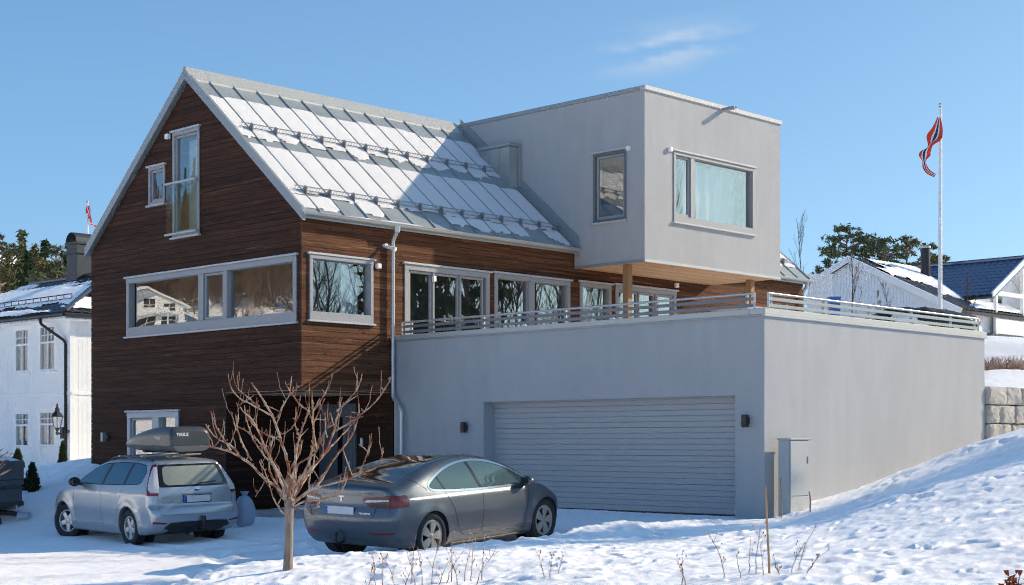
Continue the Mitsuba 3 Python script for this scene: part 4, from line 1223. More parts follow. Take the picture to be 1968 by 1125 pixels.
# ================= silver estate with roof box
def estate():
    L = 4.47
    body = CarBody(L,
        [(-.1, 1.0), (.0, 1.05), (.2, 1.30), (.33, 1.43), (.42, 1.452), (.8, 1.48), (1.4, 1.497), (1.9, 1.488), (2.3, 1.44), (2.6, 1.35), (2.9, 1.215), (3.15, 1.075), (3.3, 1.015), (3.6, .965), (4.0, .90), (4.25, .81), (4.4, .68), (4.47, .55), (4.6, .4)],
        [(-.1, .36), (0, .33), (.3, .25), (.6, .2), (2, .18), (3.9, .18), (4.3, .2), (4.47, .24), (4.6, .25)],
        [(-.1, .86), (0, .872), (.2, .895), (.6, .915), (1, .922), (2, .925), (3.4, .925), (3.9, .91), (4.2, .86), (4.4, .76), (4.47, .7), (4.6, .6)],
        [(.1, .80), (.2, .855), (.32, .885), (.5, .905), (.66, .918), (.8, .918), (.92, .905), (1.0, .882), (1.05, .86), (1.15, .812), (1.25, .758), (1.35, .70), (1.45, .625), (1.52, .55), (1.7, .4)],
        [(.1, .32), (.25, .16), (.36, .05), (.45, .01), (.55, .0), (.66, .03), (.72, .085), (.8, .09), (.95, .105), (1.02, .125), (1.15, .21), (1.28, .30), (1.38, .355), (1.44, .36), (1.5, .45), (1.7, .6)],
        [(.1, 4.3), (.25, 4.42), (.4, 4.465), (.55, 4.47), (.65, 4.44), (.75, 4.36), (.85, 4.22), (1.0, 4.0), (1.7, 3.8)],
        (0.96, 3.60), crown=.03, rc=.14, fc=.40, flare=.028, k_end=.07, k_top=.08, crease=((.89, .008, .03), (.34, .008, .03)))
    hd = math.atan2(2.64, .22)
    ax = np.array([math.cos(hd), math.sin(hd)])
    lf = np.array([-ax[1], ax[0]])
    rearc = np.array([-3.73, .10]) - .77 * lf - .96 * ax
    rearc = rearc + .07 * RGT[:2]
    M = T4().translate([rearc[0], rearc[1], -1.845]).rotate([0, 0, 1], math.degrees(hd)).rotate([0, 1, 0], -0.5).rotate([1, 0, 0], -1.6).scale([1, 1, 1.045])
    key = thing('parked_car', 'silver estate car with a black roof box parked beside the timber gable', 'car')
    c = Car(key, body, M)
    dlo = smooth_poly([(3.12, 1.03), (2.98, 1.09), (2.55, 1.30), (2.2, 1.39), (1.6, 1.425), (1.0, 1.42), (.66, 1.385), (.52, 1.27), (.56, 1.10), (.66, 1.06), (1.3, 1.035), (2.2, 1.02)], .04)
    pil = [line_poly([(2.06, .9), (1.92, 1.5)], .042), line_poly([(1.20, .9), (1.13, 1.5)], .042)]
    cells = dlo.buffer(-.012)
    for p in pil: cells = cells.difference(p)
    c.cuts += [both(dlo)]
    for sy in (1, -1):
        for g in cells.geoms: c.part('side_window', c.skin(mf_prism(g.buffer(-.002), 'y', sy * .3, sy * 1.2)), 'mat_carglass_sky')
        fr_ = dlo.difference(cells)
        c.part('window_frame', c.skin(mf_prism(fr_.buffer(-.002), 'y', sy * .3, sy * 1.2), -.002), 'mat_black')
    # rear glass
    rw_ = smooth_poly([(-.70, 1.015), (.70, 1.015), (.60, 1.395), (-.60, 1.395)], .04)
    inner = smooth_poly([(-.60, 1.05), (.60, 1.05), (.53, 1.36), (-.53, 1.36)], .07)
    c.cuts.append(rear_prism(rw_, -.3, .62))
    rwk = c.part('rear_window', c.skin(rear_prism(rw_.buffer(-.004), -.3, .62)), 'mat_blackgloss')
    c.part('frosted_pane', c.skin(rear_prism(inner, -.3, .62), -.002), 'mat_frosted', rwk)
    wp_ = lambda y, z: (rear_x(body, y, z) - .02, y, z)
    c.part('wiper', tube([wp_(.02, 1.03), wp_(-.1, 1.07), wp_(-.42, 1.09)], [.014, .010, .007], 6), 'mat_black', rwk)
    ws = smooth_poly([(2.45, -.58), (2.38, 0), (2.45, .58), (3.08, .70), (3.2, .4), (3.24, 0), (3.2, -.4), (3.08, -.70)], .04)
    c.cuts.append(mf_prism(ws, 'z', .95, 1.7)); c.part('windscreen', c.skin(mf_prism(ws.buffer(-.004), 'z', .95, 1.7)), 'mat_carglass')
    for sy in (1, -1):
        lp = smooth_poly([(-.1, .865), (.27, .885), (.33, 1.0), (.40, 1.18), (.50, 1.385), (.36, 1.42), (-.1, 1.42)], .02)
        pr = mf_prism(lp, 'y', sy * .70, sy * 1.2) ^ mf_prism(smooth_poly([(sy * .725, .86), (sy * .60, 1.43), (sy * 1.1, 1.43), (sy * 1.1, .86)], .01), 'x', -.4, .7)
        c.cuts.append(mf_prism(lp, 'y', sy * .55, sy * 1.2) ^ mf_prism(smooth_poly([(sy * .725, .86), (sy * .60, 1.43), (sy * 1.1, 1.43), (sy * 1.1, .86)], .01), 'x', -.4, .7))
        pr = c.cuts[-1]
        clear = sg.Polygon([(-.2, .93), (.22, .93), (.29, 1.0), (.36, 1.15), (.43, 1.36), (-.2, 1.36)])
        pc = mf_prism(clear, 'y', sy * .5, sy * 1.2)
        sk = c.skin(pr)
        tl = c.part('tail_light', sk - pc, 'mat_lampred')
        c.part('lamp_lens', sk ^ pc, 'mat_lampclear', tl)
        rf = smooth_poly([(sy * .60, .40), (sy * .62, .425), (sy * .85, .455), (sy * .84, .41)], .008)
        c.cuts.append(mf_prism(rf, 'x', -.3, .35)); c.part('reflector', c.skin(mf_prism(rf, 'x', -.3, .35)), 'mat_lampred')
        hl = smooth_poly([(3.85, .86), (4.2, .78), (4.38, .66), (4.1, .70)], .01)
        c.cuts.append(mf_prism(hl, 'y', sy * .4, sy * 1.2)); c.part('headlight', c.skin(mf_prism(hl, 'y', sy * .4, sy * 1.2)), 'mat_lampclear')
    ins = smooth_poly([(-.55, .30), (-.66, .33), (-.56, .42), (-.3, .435), (.3, .435), (.56, .42), (.66, .33), (.55, .30), (.5, .15), (-.5, .15)], .02)
    c.part('bumper_insert', c.skin(rear_prism(ins, -.3, .5), -.006), 'mat_black')
    G = [line_poly([(2.02, 1.02), (2.03, .6), (1.98, .27)]), line_poly([(1.17, 1.03), (1.22, .86), (1.36, .72), (1.42, .45), (1.5, .28)]), line_poly([(1.5, .27), (3.1, .27)]), line_poly([(3.1, .27), (3.14, .6), (3.12, 1.0)]), line_poly([(.18, .66), (.75, .68)])]
    c.grooves += [both(g) for g in G]
    c.grooves += [rear_prism(line_poly([(-.735, 1.0), (-.73, .60), (-.70, .555), (.70, .555), (.73, .60), (.735, 1.0)], .006), -.3, .4), rear_prism(line_poly([(-.9, .665), (-.735, .665)], .004), -.3, .5), rear_prism(line_poly([(.735, .665), (.9, .665)], .004), -.3, .5)]
    px = rear_x(body, 0, .80) - .016
    pl = c.part('number_plate', cbox(px, px + .02, -.26, .26, .755, .865, .004), 'mat_plate')
    c.part('plate_band', box(px - .002, px + .004, .212, .258, .758, .862), 'mat_plateblue', pl)
    c.part('plate_frame', cat([box(px + .004, px + .022, -.275, .275, .742, .754), box(px + .004, px + .022, -.275, .275, .866, .878), box(px + .004, px + .022, -.275, -.262, .754, .866), box(px + .004, px + .022, .262, .275, .754, .866)]), 'mat_black', pl)
    c.part('handle_strip', cbox(px - .01, px + .03, -.30, .30, .885, .91, .008), 'mat_paint_silver')
    ex = rear_x(body, 0, .955)
    ov = trimesh.creation.icosphere(3, 1).apply_scale((.012, .07, .028)).apply_translation((ex + .004, 0, .955))
    em = c.part('emblem', ov, 'mat_badge'); c.part('emblem_field', trimesh.creation.icosphere(3, 1).apply_scale((.0125, .055, .019)).apply_translation((ex + .001, 0, .955)), 'mat_plateblue', em)
    c.part('badge', text_x('FOCUS', .02, .66, .84, rear_x(body, .6, .85) - .002, .01), 'mat_badge')
    for sy in (1, -1):
        for xh in (1.42, 2.24):
            yh = float(body.plan(xh) * body.side(.89) / .925)
            c.part('door_handle', cbox(xh, xh + .19, sy * (yh - .01), sy * (yh + .028), .885, .915, .01), 'mat_chrome')
        m = trimesh.creation.icosphere(3, 1); v = np.array(m.vertices); v[:, 0] = np.where(v[:, 0] < 0, v[:, 0] * .45, v[:, 0])
        mk_ = c.part('mirror', xf(trimesh.Trimesh(v * [.12, .11, .085], m.faces, process=False), None, (2.86, sy * 1.02, 1.06)), 'mat_black')
        c.part('mirror_foot', hull([(x, sy * y, z) for x in (2.82, 2.95) for y, z in ((.84, 1.03), (.84, .99), (.98, 1.03), (.98, 1.0))]), 'mat_black', mk_)
        c.part('mirror_glass', cbox(2.795, 2.81, sy * .94, sy * 1.10, 1.01, 1.11, .01), 'mat_carglass', mk_)
        # roof rail
        xs = np.linspace(.62, 2.35, 16)
        zz = [float(body.top(x)) - .035 for x in xs]
        pts = [(x, sy * .565, z + .055 * min(1, min(i, 15 - i) / 2)) for i, (x, z) in enumerate(zip(xs, zz))]
        c.part('roof_rail', tube(pts, [.02 if 0 < i < 15 else .03 for i in range(16)], 8), 'mat_black')
    c.part('roof_bar', cbox(.98, 1.05, -.6, .6, 1.515, 1.545, .01), 'mat_galv'); c.part('roof_bar', cbox(1.85, 1.92, -.6, .6, 1.505, 1.535, .01), 'mat_galv')
    hz = rear_x(body, 0, .36)
    c.part('tow_bar', cat([tube([(hz + .12, -.05, .28), (hz - .05, -.05, .27), (hz - .10, -.05, .32), (hz - .10, -.05, .44)], .018, 10), lathe([(.001, .40), (.035, .41), (.038, .50), (.03, .52), (.001, .52)], 16).apply_translation((hz - .10, -.05, 0)), tube([(hz + .05, .3, .26), (hz + .05, .2, .22), (hz + .05, .1, .26)], .02, 8)]), 'mat_black')
    c.part('underbody', cbox(.6, 4.1, -.66, .66, .19, .34, .03), 'mat_black')
    for x, st in ((.96, 0.0), (3.60, 0.42)):
        for sy in (1, -1): wheel(c, x, sy * (.80 if st == 0 else .785), .317, .205, .20, 'five', 'mat_rimsilver', st)
    c.finish((.96, 3.60), .8, 'mat_paint_silver', .352)
    # roof box, strapped to the bars: a thing of its own
    t = thing('roof_box', 'black streamlined roof box strapped on top of the silver estate car', 'roof box')
    Lb = 2.05

    def shell(z0, z1, top):
        n, mph = 70, 72
        V = []
        for xx in np.linspace(0, 1, n):
            xs = xx * Lb
            nose = 1 - np.clip((xx - .45) / .55, 0, 1) ** 2.0 * .55
            wd = .40 * (1 - np.clip((xx - .3) / .7, 0, 1) ** 3 * .42) * (min(1, (xx / .015)) ** .5 * .12 + .88)
            hh = (z1 - z0) * 1.08 * ((1 - np.clip((xx - .25) / .75, 0, 1) ** 1.7 * .80) * (min(1, xx / .05) ** .5 * .25 + .75)) if top else (z1 - z0) * (1 - np.clip((xx - .55) / .45, 0, 1) ** 2 * .4)
            for ph in np.linspace(0, 2 * PI, mph, endpoint=False):
                cc, ss = math.cos(ph), math.sin(ph)
                e = .32
                yv = wd * np.sign(cc) * abs(cc) ** e; zv = np.sign(ss) * abs(ss) ** (.45)
                zz = z0 + (zv * hh if zv > 0 else 0) if top else z1 + (zv * hh if zv < 0 else 0)
                V.append((xs, yv * (1 if top or zv >= 0 else 1 - .12 * abs(zv)), zz))
        V = np.array(V + [(0, 0, .5 * (z0 + z1)), (Lb, 0, z0 + .02 if top else z1 - .02)])
        i = np.arange(mph); j = (i + 1) % mph; F = []
        for k in range(n - 1): F += [np.stack([i + k * mph, i + (k + 1) * mph, j + (k + 1) * mph], 1), np.stack([i + k * mph, j + (k + 1) * mph, j + k * mph], 1)]
        F += [np.stack([j, i, i * 0 + n * mph], 1), np.stack([i + (n - 1) * mph, j + (n - 1) * mph, i * 0 + n * mph + 1], 1)]
        m = trimesh.Trimesh(V, np.vstack(F), process=False)
        return fixvol(m)
    off = (.45, -.10, 1.60)
    put = lambda m: xf(m, None, off)
    obj('lid', put(shell(.105, .40, True)), 'mat_box', t, 35, M=M)
    obj('base', put(shell(0.0, .10, False)), 'mat_boxlow', t, 35, M=M)
    obj('seam_strip', put(prism(sg.Polygon([(x, y) for x, y in [(0.004, -.395), (.7, -.402), (1.4, -.38), (1.8, -.32), (Lb, -.235), (Lb, .235), (1.8, .32), (1.4, .38), (.7, .402), (.004, .395)]]), 'z', .096, .110)), 'mat_black', t, M=M)
    obj('lettering', put(text_x('THULE', .055, .30, .265, .012, .022)), 'mat_flagwhite', t, M=M)
    sm = meshkit.text_mesh('THULE', .045, .012, True); v = np.array(sm.vertices)
    obj('lettering', put(trimesh.Trimesh(np.stack([.62 - v[:, 0], .388 + v[:, 2] - .06 * (v[:, 1] > 9), .215 + v[:, 1]], 1), sm.faces, process=False)), 'mat_flagwhite', t, M=M)
    for x in (.5, 1.35):
        obj('clamp', put(cbox(x, x + .12, -.2, .2, -.03, .004, .01)), 'mat_black', t, M=M)


saloon()
estate()
# ------------------------------------------------------------------ vegetation builders
def tri_tufts(c, size, n, rg, up=0.0, wid=0.22, out=None):
    """clusters of thin triangles (needle tufts) around the points c"""
    c = np.repeat(np.asarray(c), n, 0); k = len(c)
    d = rg.normal(0, 1, (k, 3)); d[:, 2] += up
    if out is not None: d += np.repeat(out, n, 0) * 1.2
    d /= np.linalg.norm(d, axis=1, keepdims=True)
    a = np.cross(d, rg.normal(0, 1, (k, 3))); a /= np.maximum(np.linalg.norm(a, axis=1, keepdims=True), 1e-6)
    s = np.repeat(size, n) if np.ndim(size) else size
    L = (s * rg.uniform(.6, 1.25, k))[:, None] if np.ndim(s) else (s * rg.uniform(.6, 1.25, k))[:, None]
    o = c + rg.normal(0, .35, (k, 3)) * L * .6
    v = np.stack([o - d * L * .4 - a * L * wid, o - d * L * .4 + a * L * wid, o + d * L * .6], 1).reshape(-1, 3)
    return trimesh.Trimesh(v, np.arange(3 * k).reshape(-1, 3), process=False)


def spruce(h, rad, seed, n_wh=26, tn=7, full=.1):
    rg = np.random.default_rng(seed)
    trunk = tube([(0, 0, -.6), (0.02 * h / 10, 0, h * .5), (0, 0, h * .97)], [.017 * h, .010 * h, .003 * h], 7)
    C, O, sz = [], [], []
    for i in range(n_wh):
        t = full + (0.99 - full) * (i / (n_wh - 1)) ** .9
        R = rad * (1 - t) ** .8 * rg.uniform(.75, 1.15) + .10
        nb = max(4, int(8 * (1 - t) + 4))
        for b in range(nb):
            a = rg.uniform(0, 2 * PI); Rb = R * rg.uniform(.55, 1.15)
            for q in np.arange(.3, 1.01, .9 / max(2, int(Rb / .32))):
                r_ = Rb * q
                C.append((math.cos(a) * r_, math.sin(a) * r_, h * t - .30 * r_ + .12 * r_ * q)); O.append((math.cos(a), math.sin(a), -.35)); sz.append(.30 + .016 * h)
    return trunk, tri_tufts(np.array(C), np.array(sz), tn, rg, 0.05, .20, np.array(O))


def pine(h, rad, seed, clumps=26, z0=.45, tn=60):
    rg = np.random.default_rng(seed)
    bend = rg.normal(0, .02 * h, 2)
    tr = [tube([(0, 0, -1), (bend[0], bend[1], h * .5), (0, 0, h * .95)], [.022 * h, .015 * h, .004 * h], 7)]
    C, sz, O = [], [], []
    for i in range(clumps):
        t = z0 + (1 - z0) * rg.uniform(0, 1) ** .9
        a = rg.uniform(0, 2 * PI); R = rad * math.sqrt(max(.03, 1 - ((t - z0) / (1 - z0)) ** 2.2)) * rg.uniform(.25, 1.0)
        p = np.array([R * math.cos(a), R * math.sin(a), h * t])
        tr.append(tube([(0, 0, h * t - .35 * R), (p[0] * .6, p[1] * .6, p[2] - .12 * R), p], [.008 * h, .005 * h, .002 * h], 5))
        cr = rg.uniform(.45, .9) * .15 * rad + .28
        for _ in range(8):
            o = rg.normal(0, 1, 3); o /= np.linalg.norm(o); o[2] = abs(o[2]) * .8 - .2
            C.append(p + o * cr * [1.25, 1.25, .65] * rg.uniform(.3, 1)); O.append(o); sz.append(.27)
    return cat(tr), tri_tufts(np.array(C), np.array(sz), tn // 6 + 2, rg, .2, .12, np.array(O))


def bare_tree(h, seed, lv=4, spread=.5, r0=.014, nb=(7, 5, 5, 4), low=.22, sides=5):
    """trunk and branching crown of bare twigs"""
    rg = np.random.default_rng(seed)
    tr = [(np.array([0, 0, -.4]), np.array([0, 0, 1.0]), h, r0 * h, 0)]
    trunk, crown = [], []
    while tr:
        p, d, L, r_, l = tr.pop()
        n = 7 if l == 0 else 4
        P = [p]; dd = d.copy()
        for k in range(n):
            dd = dd + rg.normal(0, .09 if l else .04, 3) + np.array([0, 0, .06 * (l > 0)]); dd /= np.linalg.norm(dd)
            P.append(P[-1] + dd * L / n)
        P = np.array(P); R = r_ * np.linspace(1, .25, n + 1)
        (trunk if l == 0 else crown).append(tube(P, np.maximum(R, .0035), sides if l < 2 else 3, cap=False))
        if l < lv - 1:
            m = nb[l] * (3 if l == 0 else 1)
            for b in range(m):
                t = rg.uniform(low if l == 0 else .2, .98); j = min(int(t * n), n - 1)
                q = P[j] + (P[j + 1] - P[j]) * (t * n - j)
                a = np.cross(P[j + 1] - P[j], rg.normal(0, 1, 3)); a /= np.linalg.norm(a)
                nd = (P[j + 1] - P[j]) / np.linalg.norm(P[j + 1] - P[j]) * (1 - spread) + a * spread + np.array([0, 0, .25])
                nd /= np.linalg.norm(nd)
                tr.append((q, nd, L * (.40 if l == 0 else .5) * (1.15 - t * .75) * rg.uniform(.7, 1.2), R[j] * .55, l + 1))
    return cat(trunk), cat(crown)


def plant(name, label, cat_, mats, parts, loc, rz=0, s=1.0, group=None, pn=('trunk', 'crown')):
    t = thing(name, label, cat_, group)
    for n_, m_, d in zip(pn, mats, parts): obj(n_, d, m_, t, M=at_M(loc, rz, s))
    return t


PL_ = lambda pr, ms: tuple(mikit.ply(m, k, False) for m, k in zip(pr, ms))
SPR = [PL_(spruce(12, 2.5, 10 + i), ('mat_bark', 'mat_olive' if i % 2 else 'mat_spruce')) for i in range(4)]
SPL = [PL_(spruce(12, 2.4, 20 + i, 20, 4), ('mat_bark', 'mat_spruce')) for i in range(2)]
PIN = [PL_(pine(11, 2.6, 30 + i, 44, .22, 110), ('mat_bark', 'mat_olive' if i % 2 else 'mat_pine')) for i in range(4)]
# forest edge seen beyond the left neighbour
rg = np.random.default_rng(8)
tops = [(6, 452, 112), (44, 447, 108), (86, 466, 110), (108, 473, 116), (131, 488, 112), (66, 474, 118), (24, 470, 120), (-16, 455, 114), (150, 470, 122), (97, 492, 104), (54, 490, 103), (16, 490, 104), (120, 505, 103), (78, 500, 101), (36, 508, 100), (0, 505, 101), (142, 515, 105), (106, 520, 99), (62, 520, 98), (22, 525, 98)]
for i, (u, v, d) in enumerate(tops):
    p = wpos(u, v, d); zg = ground(p[0], p[1]); h = p[2] - zg
    k = SPR[i % 4] if i % 3 else PIN[i % 4]
    base = 12 if i % 3 else 11
    plant('conifer_tree', 'tall conifer in the dense green forest edge beyond the left neighbour house', 'tree', (None, None), k, (p[0], p[1], zg - .3), rg.uniform(0, 6), (h + .3) / base, 'forest edge conifers')
# pines behind the right neighbour house
for i, (u, v, d, s_, pi, lb) in enumerate([(1628, 440, 84, 1.0, 0, 'tallest broad pine behind the white gable on the right'), (1668, 457, 86, .9, 1, 'second pine behind the white gable next to the tallest one'), (1702, 456, 83, .85, 2, 'narrow pine directly behind the dark chimney pipe'), (1744, 455, 85, .95, 3, 'rounded pine right of the dark chimney pipe'), (1780, 474, 86, .85, 1, 'lower pine just left of the tall flagpole'), (1596, 487, 82, .8, 2, 'lowest pine at the left end of the pine group')]):
    p = wpos(u, v, d); zg = 5.0; h = p[2] - zg
    tr_, cr_ = pine(h, h * .36, 60 + i * 3, 40 if i < 5 else 26, .2, 72)
    plant('pine_tree', lb, 'tree', ('mat_bark', 'mat_olive' if i in (3, 4) else 'mat_pine'), (tr_, cr_), (p[0], p[1], zg), rg.uniform(0, 6), 1.0)
# trees across the road to the south-east: outside the frame, mirrored in the windows, shading the lawn
BAR = [PL_(bare_tree(13, 70 + i, 4, .5, .011, (8, 6, 5)), ('mat_birch', 'mat_birch')) for i in range(3)]
for i in range(16):
    a = math.radians(-38 - i * 2.6 + rg.uniform(-1, 1)); R = rg.uniform(38, 58)
    x, y = 10 + R * math.cos(a), -4 + R * math.sin(a)
    plant('bare_tree', 'bare deciduous tree across the road outside the frame', 'tree', (None, None), BAR[i % 3], (x, y, ground(x, y)), rg.uniform(0, 6), rg.uniform(.8, 1.15), 'bare trees mirrored in the windows')
SH = [(20.5, -20.0, 1.15), (22.5, -22.0, 1.3), (26.5, -22.8, 1.35)]
for i, (x, y, s_) in enumerate(SH + [(16, -38, .95), (20, -42, 1.05), (24, -39, .9)]):
    plant('spruce_tree', 'spruce outside the frame to the right of the lawn', 'tree', (None, None), SPL[i % 2], (x, y, ground(x, y)), rg.uniform(0, 6), s_, 'spruces outside the frame')
# scrub forest on the hillside to the north-west, mirrored in the long window
SCR = mikit.ply(cat(bare_tree(9, 90, 3, .55, .014, (9, 9), .12, 3)), 'mat_scrub'); SCR2 = mikit.ply(cat(bare_tree(8, 91, 3, .6, .014, (9, 9), .1, 3)), 'mat_scrub')
labels['hillside_scrub'] = {'label': 'brown bare scrub forest covering the hillside to the north-west', 'category': 'forest', 'kind': 'stuff'}
nk = 0
for i in range(900):
    a = math.radians(rg.uniform(88, 152) if i < 250 else rg.uniform(114, 132)); R = math.sqrt(rg.uniform(75 ** 2, 215 ** 2)) if i < 250 else rg.uniform(126, 190)
    x, y = R * math.cos(a), R * math.sin(a)
    if R < 128 and 116.5 < math.degrees(a) < 125: continue
    nk += 1
    scene[f'hillside_scrub__{nk:03d}'] = dict(SCR if i % 2 else SCR2, to_world=at_M((x, y, float(far_z(np.array(x), np.array(y))) - .2), rg.uniform(0, 6), rg.uniform(.6, 1.15)))
for i in range(84):
    a = math.radians(rg.uniform(108, 140)); R = rg.uniform(180, 235)
    x, y = R * math.cos(a), R * math.sin(a)
    plant('hillside_conifer', 'conifer on the crest of the north-western hill', 'tree', (None, None), SPR[i % 4], (x, y, float(far_z(np.array(x), np.array(y))) - .3), rg.uniform(0, 6), rg.uniform(.8, 1.2), 'conifers on the hill crest')

# ------------------------------------------------------------------ pruned tree in front of the cars
def pruned_tree():
    rg = np.random.default_rng(21)
    base = np.array([-7.88, -9.93]); zb = ground(*base) - .12
    sc = 17.0 / FPX / 2.648                      # metres per step of the sketch below
    t = thing('pruned_tree', 'small leafless pruned tree with a bare crown standing in the snow before the cars', 'tree')
    X0 = 518

    def P(x, y, dep): return np.array([base[0], base[1], zb + .1]) + RGT * ((x - X0) * sc) + FWD * dep + np.array([0, 0, (1045 - y) * sc])
    obj('trunk', tube([P(517, 1075, 0), P(517, 1040, 0), P(520, 940, .01), P(522, 830, 0), P(524, 745, 0), P(524, 690, 0)], [.062, .056, .050, .048, .052, .06], 14), 'mat_bark', t, smooth=True)
    limbs = [([(515, 700), (470, 640), (400, 590), (330, 520), (250, 465), (180, 440), (70, 420)], .034, 0), ([(250, 465), (205, 420), (130, 380), (75, 310)], .02, .2), ([(235, 445), (195, 380), (165, 330), (135, 250)], .02, -.1),
             ([(310, 500), (250, 400), (210, 310), (190, 245)], .02, .35), ([(212, 320), (225, 270), (215, 195)], .013, .4), ([(510, 690), (520, 560), (505, 480), (470, 380), (430, 270), (370, 170), (320, 95)], .036, 0.1), ([(430, 270), (330, 215), (240, 160), (200, 55)], .021, .1),
             ([(390, 225), (330, 175), (285, 130), (280, 70)], .016, -.2), ([(440, 280), (480, 190), (530, 130), (575, 100)], .02, .3), ([(470, 380), (390, 340), (335, 260)], .018, -.3), ([(530, 690), (550, 590), (560, 480), (585, 370), (620, 280), (640, 240)], .033, -.15),
             ([(638, 250), (580, 200), (545, 150), (520, 100)], .018, -.2), ([(630, 255), (670, 200), (715, 120)], .018, .1), ([(535, 690), (600, 570), (680, 480), (730, 380), (760, 260), (780, 170)], .033, .2), ([(738, 345), (830, 290), (870, 260), (960, 180), (1030, 60)], .022, .3),
             ([(765, 245), (840, 170), (880, 110), (893, 55)], .018, 0), ([(728, 380), (720, 340), (722, 250)], .014, -.2), ([(540, 700), (640, 640), (740, 480), (800, 400), (845, 300), (857, 200)], .028, .45), ([(540, 725), (650, 640), (800, 600), (900, 560), (1000, 515), (1020, 430)], .028, -.45),
             ([(900, 560), (940, 480), (970, 400)], .015, -.5), ([(538, 742), (620, 700), (700, 690), (790, 665), (850, 570)], .022, -.7), ([(538, 738), (690, 725), (655, 640)], .015, -.8), ([(515, 705), (460, 650), (440, 560), (400, 480), (300, 370), (200, 315)], .028, .5),
             ([(510, 700), (480, 560), (430, 440), (380, 300), (330, 250)], .027, -.5), ([(405, 590), (380, 640), (355, 680)], .012, -.1), ([(540, 640), (640, 500), (665, 400), (670, 300), (665, 150)], .028, -.4), ([(505, 765), (450, 680), (430, 580), (400, 500)], .018, -.6),
             ([(520, 690), (500, 600), (560, 420), (515, 300), (515, 215)], .024, .6), ([(545, 690), (610, 560), (700, 430), (790, 320), (850, 250)], .026, .8), ([(515, 690), (450, 560), (360, 480), (250, 330), (225, 205)], .024, .8), ([(530, 690), (585, 520), (700, 440), (690, 300), (730, 190)], .024, -.8),
             ([(470, 640), (410, 520), (420, 400), (520, 330), (570, 210)], .02, .25), ([(600, 570), (640, 560), (660, 480), (750, 300)], .018, -.2)]
    for pts, r0, dep in limbs:
        # a smooth limb with slight wobble, swelling at the nodes
        p = np.array(pts, float); s = np.concatenate([[0], np.cumsum(np.hypot(*np.diff(p, axis=0).T))])
        n = max(8, int(s[-1] / 16)); ss = np.linspace(0, s[-1], n)
        x = PchipInterpolator(s, p[:, 0])(ss) + rg.normal(0, 1.1, n); y = PchipInterpolator(s, p[:, 1])(ss) + rg.normal(0, 1.1, n)
        root = max(0.0, 1 - np.hypot(p[0, 0] - 525, p[0, 1] - 705) / 180)
        D = dep * (.15 * (1 - root) + .85 * np.clip((s[-1] * 0 + np.hypot(x - 525, y - 705)) / 350, 0, 1.3))
        Q = np.array([P(a, b, c) for a, b, c in zip(x, y, D)])
        R = (r0 * .57) * (1 - .60 * ss / s[-1]) * (1 + .10 * rg.normal(0, 1, n)); R[-1] *= .75
        cutk = max(2, int(n * .58)); R = np.maximum(R, .0042)
        ms = [tube(Q[:cutk + 1], R[:cutk + 1], 8)]; tip = [tube(Q[cutk:], R[cutk:], 8)]
        for k in range(1, n - 1):      # buds and stubs
            if rg.random() < .5:
                a = rg.normal(0, 1, 3); a /= np.linalg.norm(a)
                l = rg.uniform(.015, .05) if rg.random() < .85 else rg.uniform(.1, .28)
                e = Q[k] + a * l * .8 + np.array([0, 0, l * .6])
                (ms if k < cutk else tip).append(tube([Q[k], .5 * (Q[k] + e) + rg.normal(0, .01, 3), e], [R[k] * .55, .007, .005], 5))
        for k in rg.choice(np.arange(n // 3, n - 1), size=min(2, n - 1 - n // 3), replace=False):      # last year's upright shoots
            a = rg.normal(0, 1, 3) * [1, 1, .2]; a /= np.linalg.norm(a); l = rg.uniform(.16, .42); q = Q[k]; w = []
            for h_ in np.linspace(0, 1, 6): w.append(q + a * l * (.45 * h_ - .12 * h_ * h_) + np.array([0, 0, l * (.35 * h_ + .55 * h_ * h_)]) + rg.normal(0, .004, 3) * (h_ > 0))
            tip.append(tube(w, np.linspace(R[k] * .5, .0036, 6), 6))
        bk = obj('branch', cat(ms), 'mat_twig', t, smooth=True)
        obj('shoot', cat(tip), 'mat_shoot', bk, smooth=True)


pruned_tree()


def sapling(u, vt, vb, d, seed, label, spread=.35):
    rg = np.random.default_rng(seed)
    p = wpos(u, vb, d); h = (vb - vt) / FPX * d
    tr_, cr_ = bare_tree(h, seed, 3, spread, .008, (5, 4), .15, 5)
    plant('sapling', label, 'tree', ('mat_birch', 'mat_birch'), (tr_, cr_), (p[0], p[1], p[2]), 0, 1.0)


sapling(1637, 440, 625, 47, 5, 'slender bare young tree in front of the white gable')
sapling(1711, 520, 625, 46, 6, 'thin bare sapling right of the white gable apex behind the railing')
sapling(1690, 540, 620, 47, 7, 'thinnest bare sapling between two others behind the railing')
sapling(1855, 498, 640, 44, 8, 'bare young tree right of the flagpole before the tiled roof')
sapling(1543, 400, 610, 60, 9, 'tall thin bare tree showing above the end of the metal roof')

# ------------------------------------------------------------------ weeds in the foreground
WEED = []


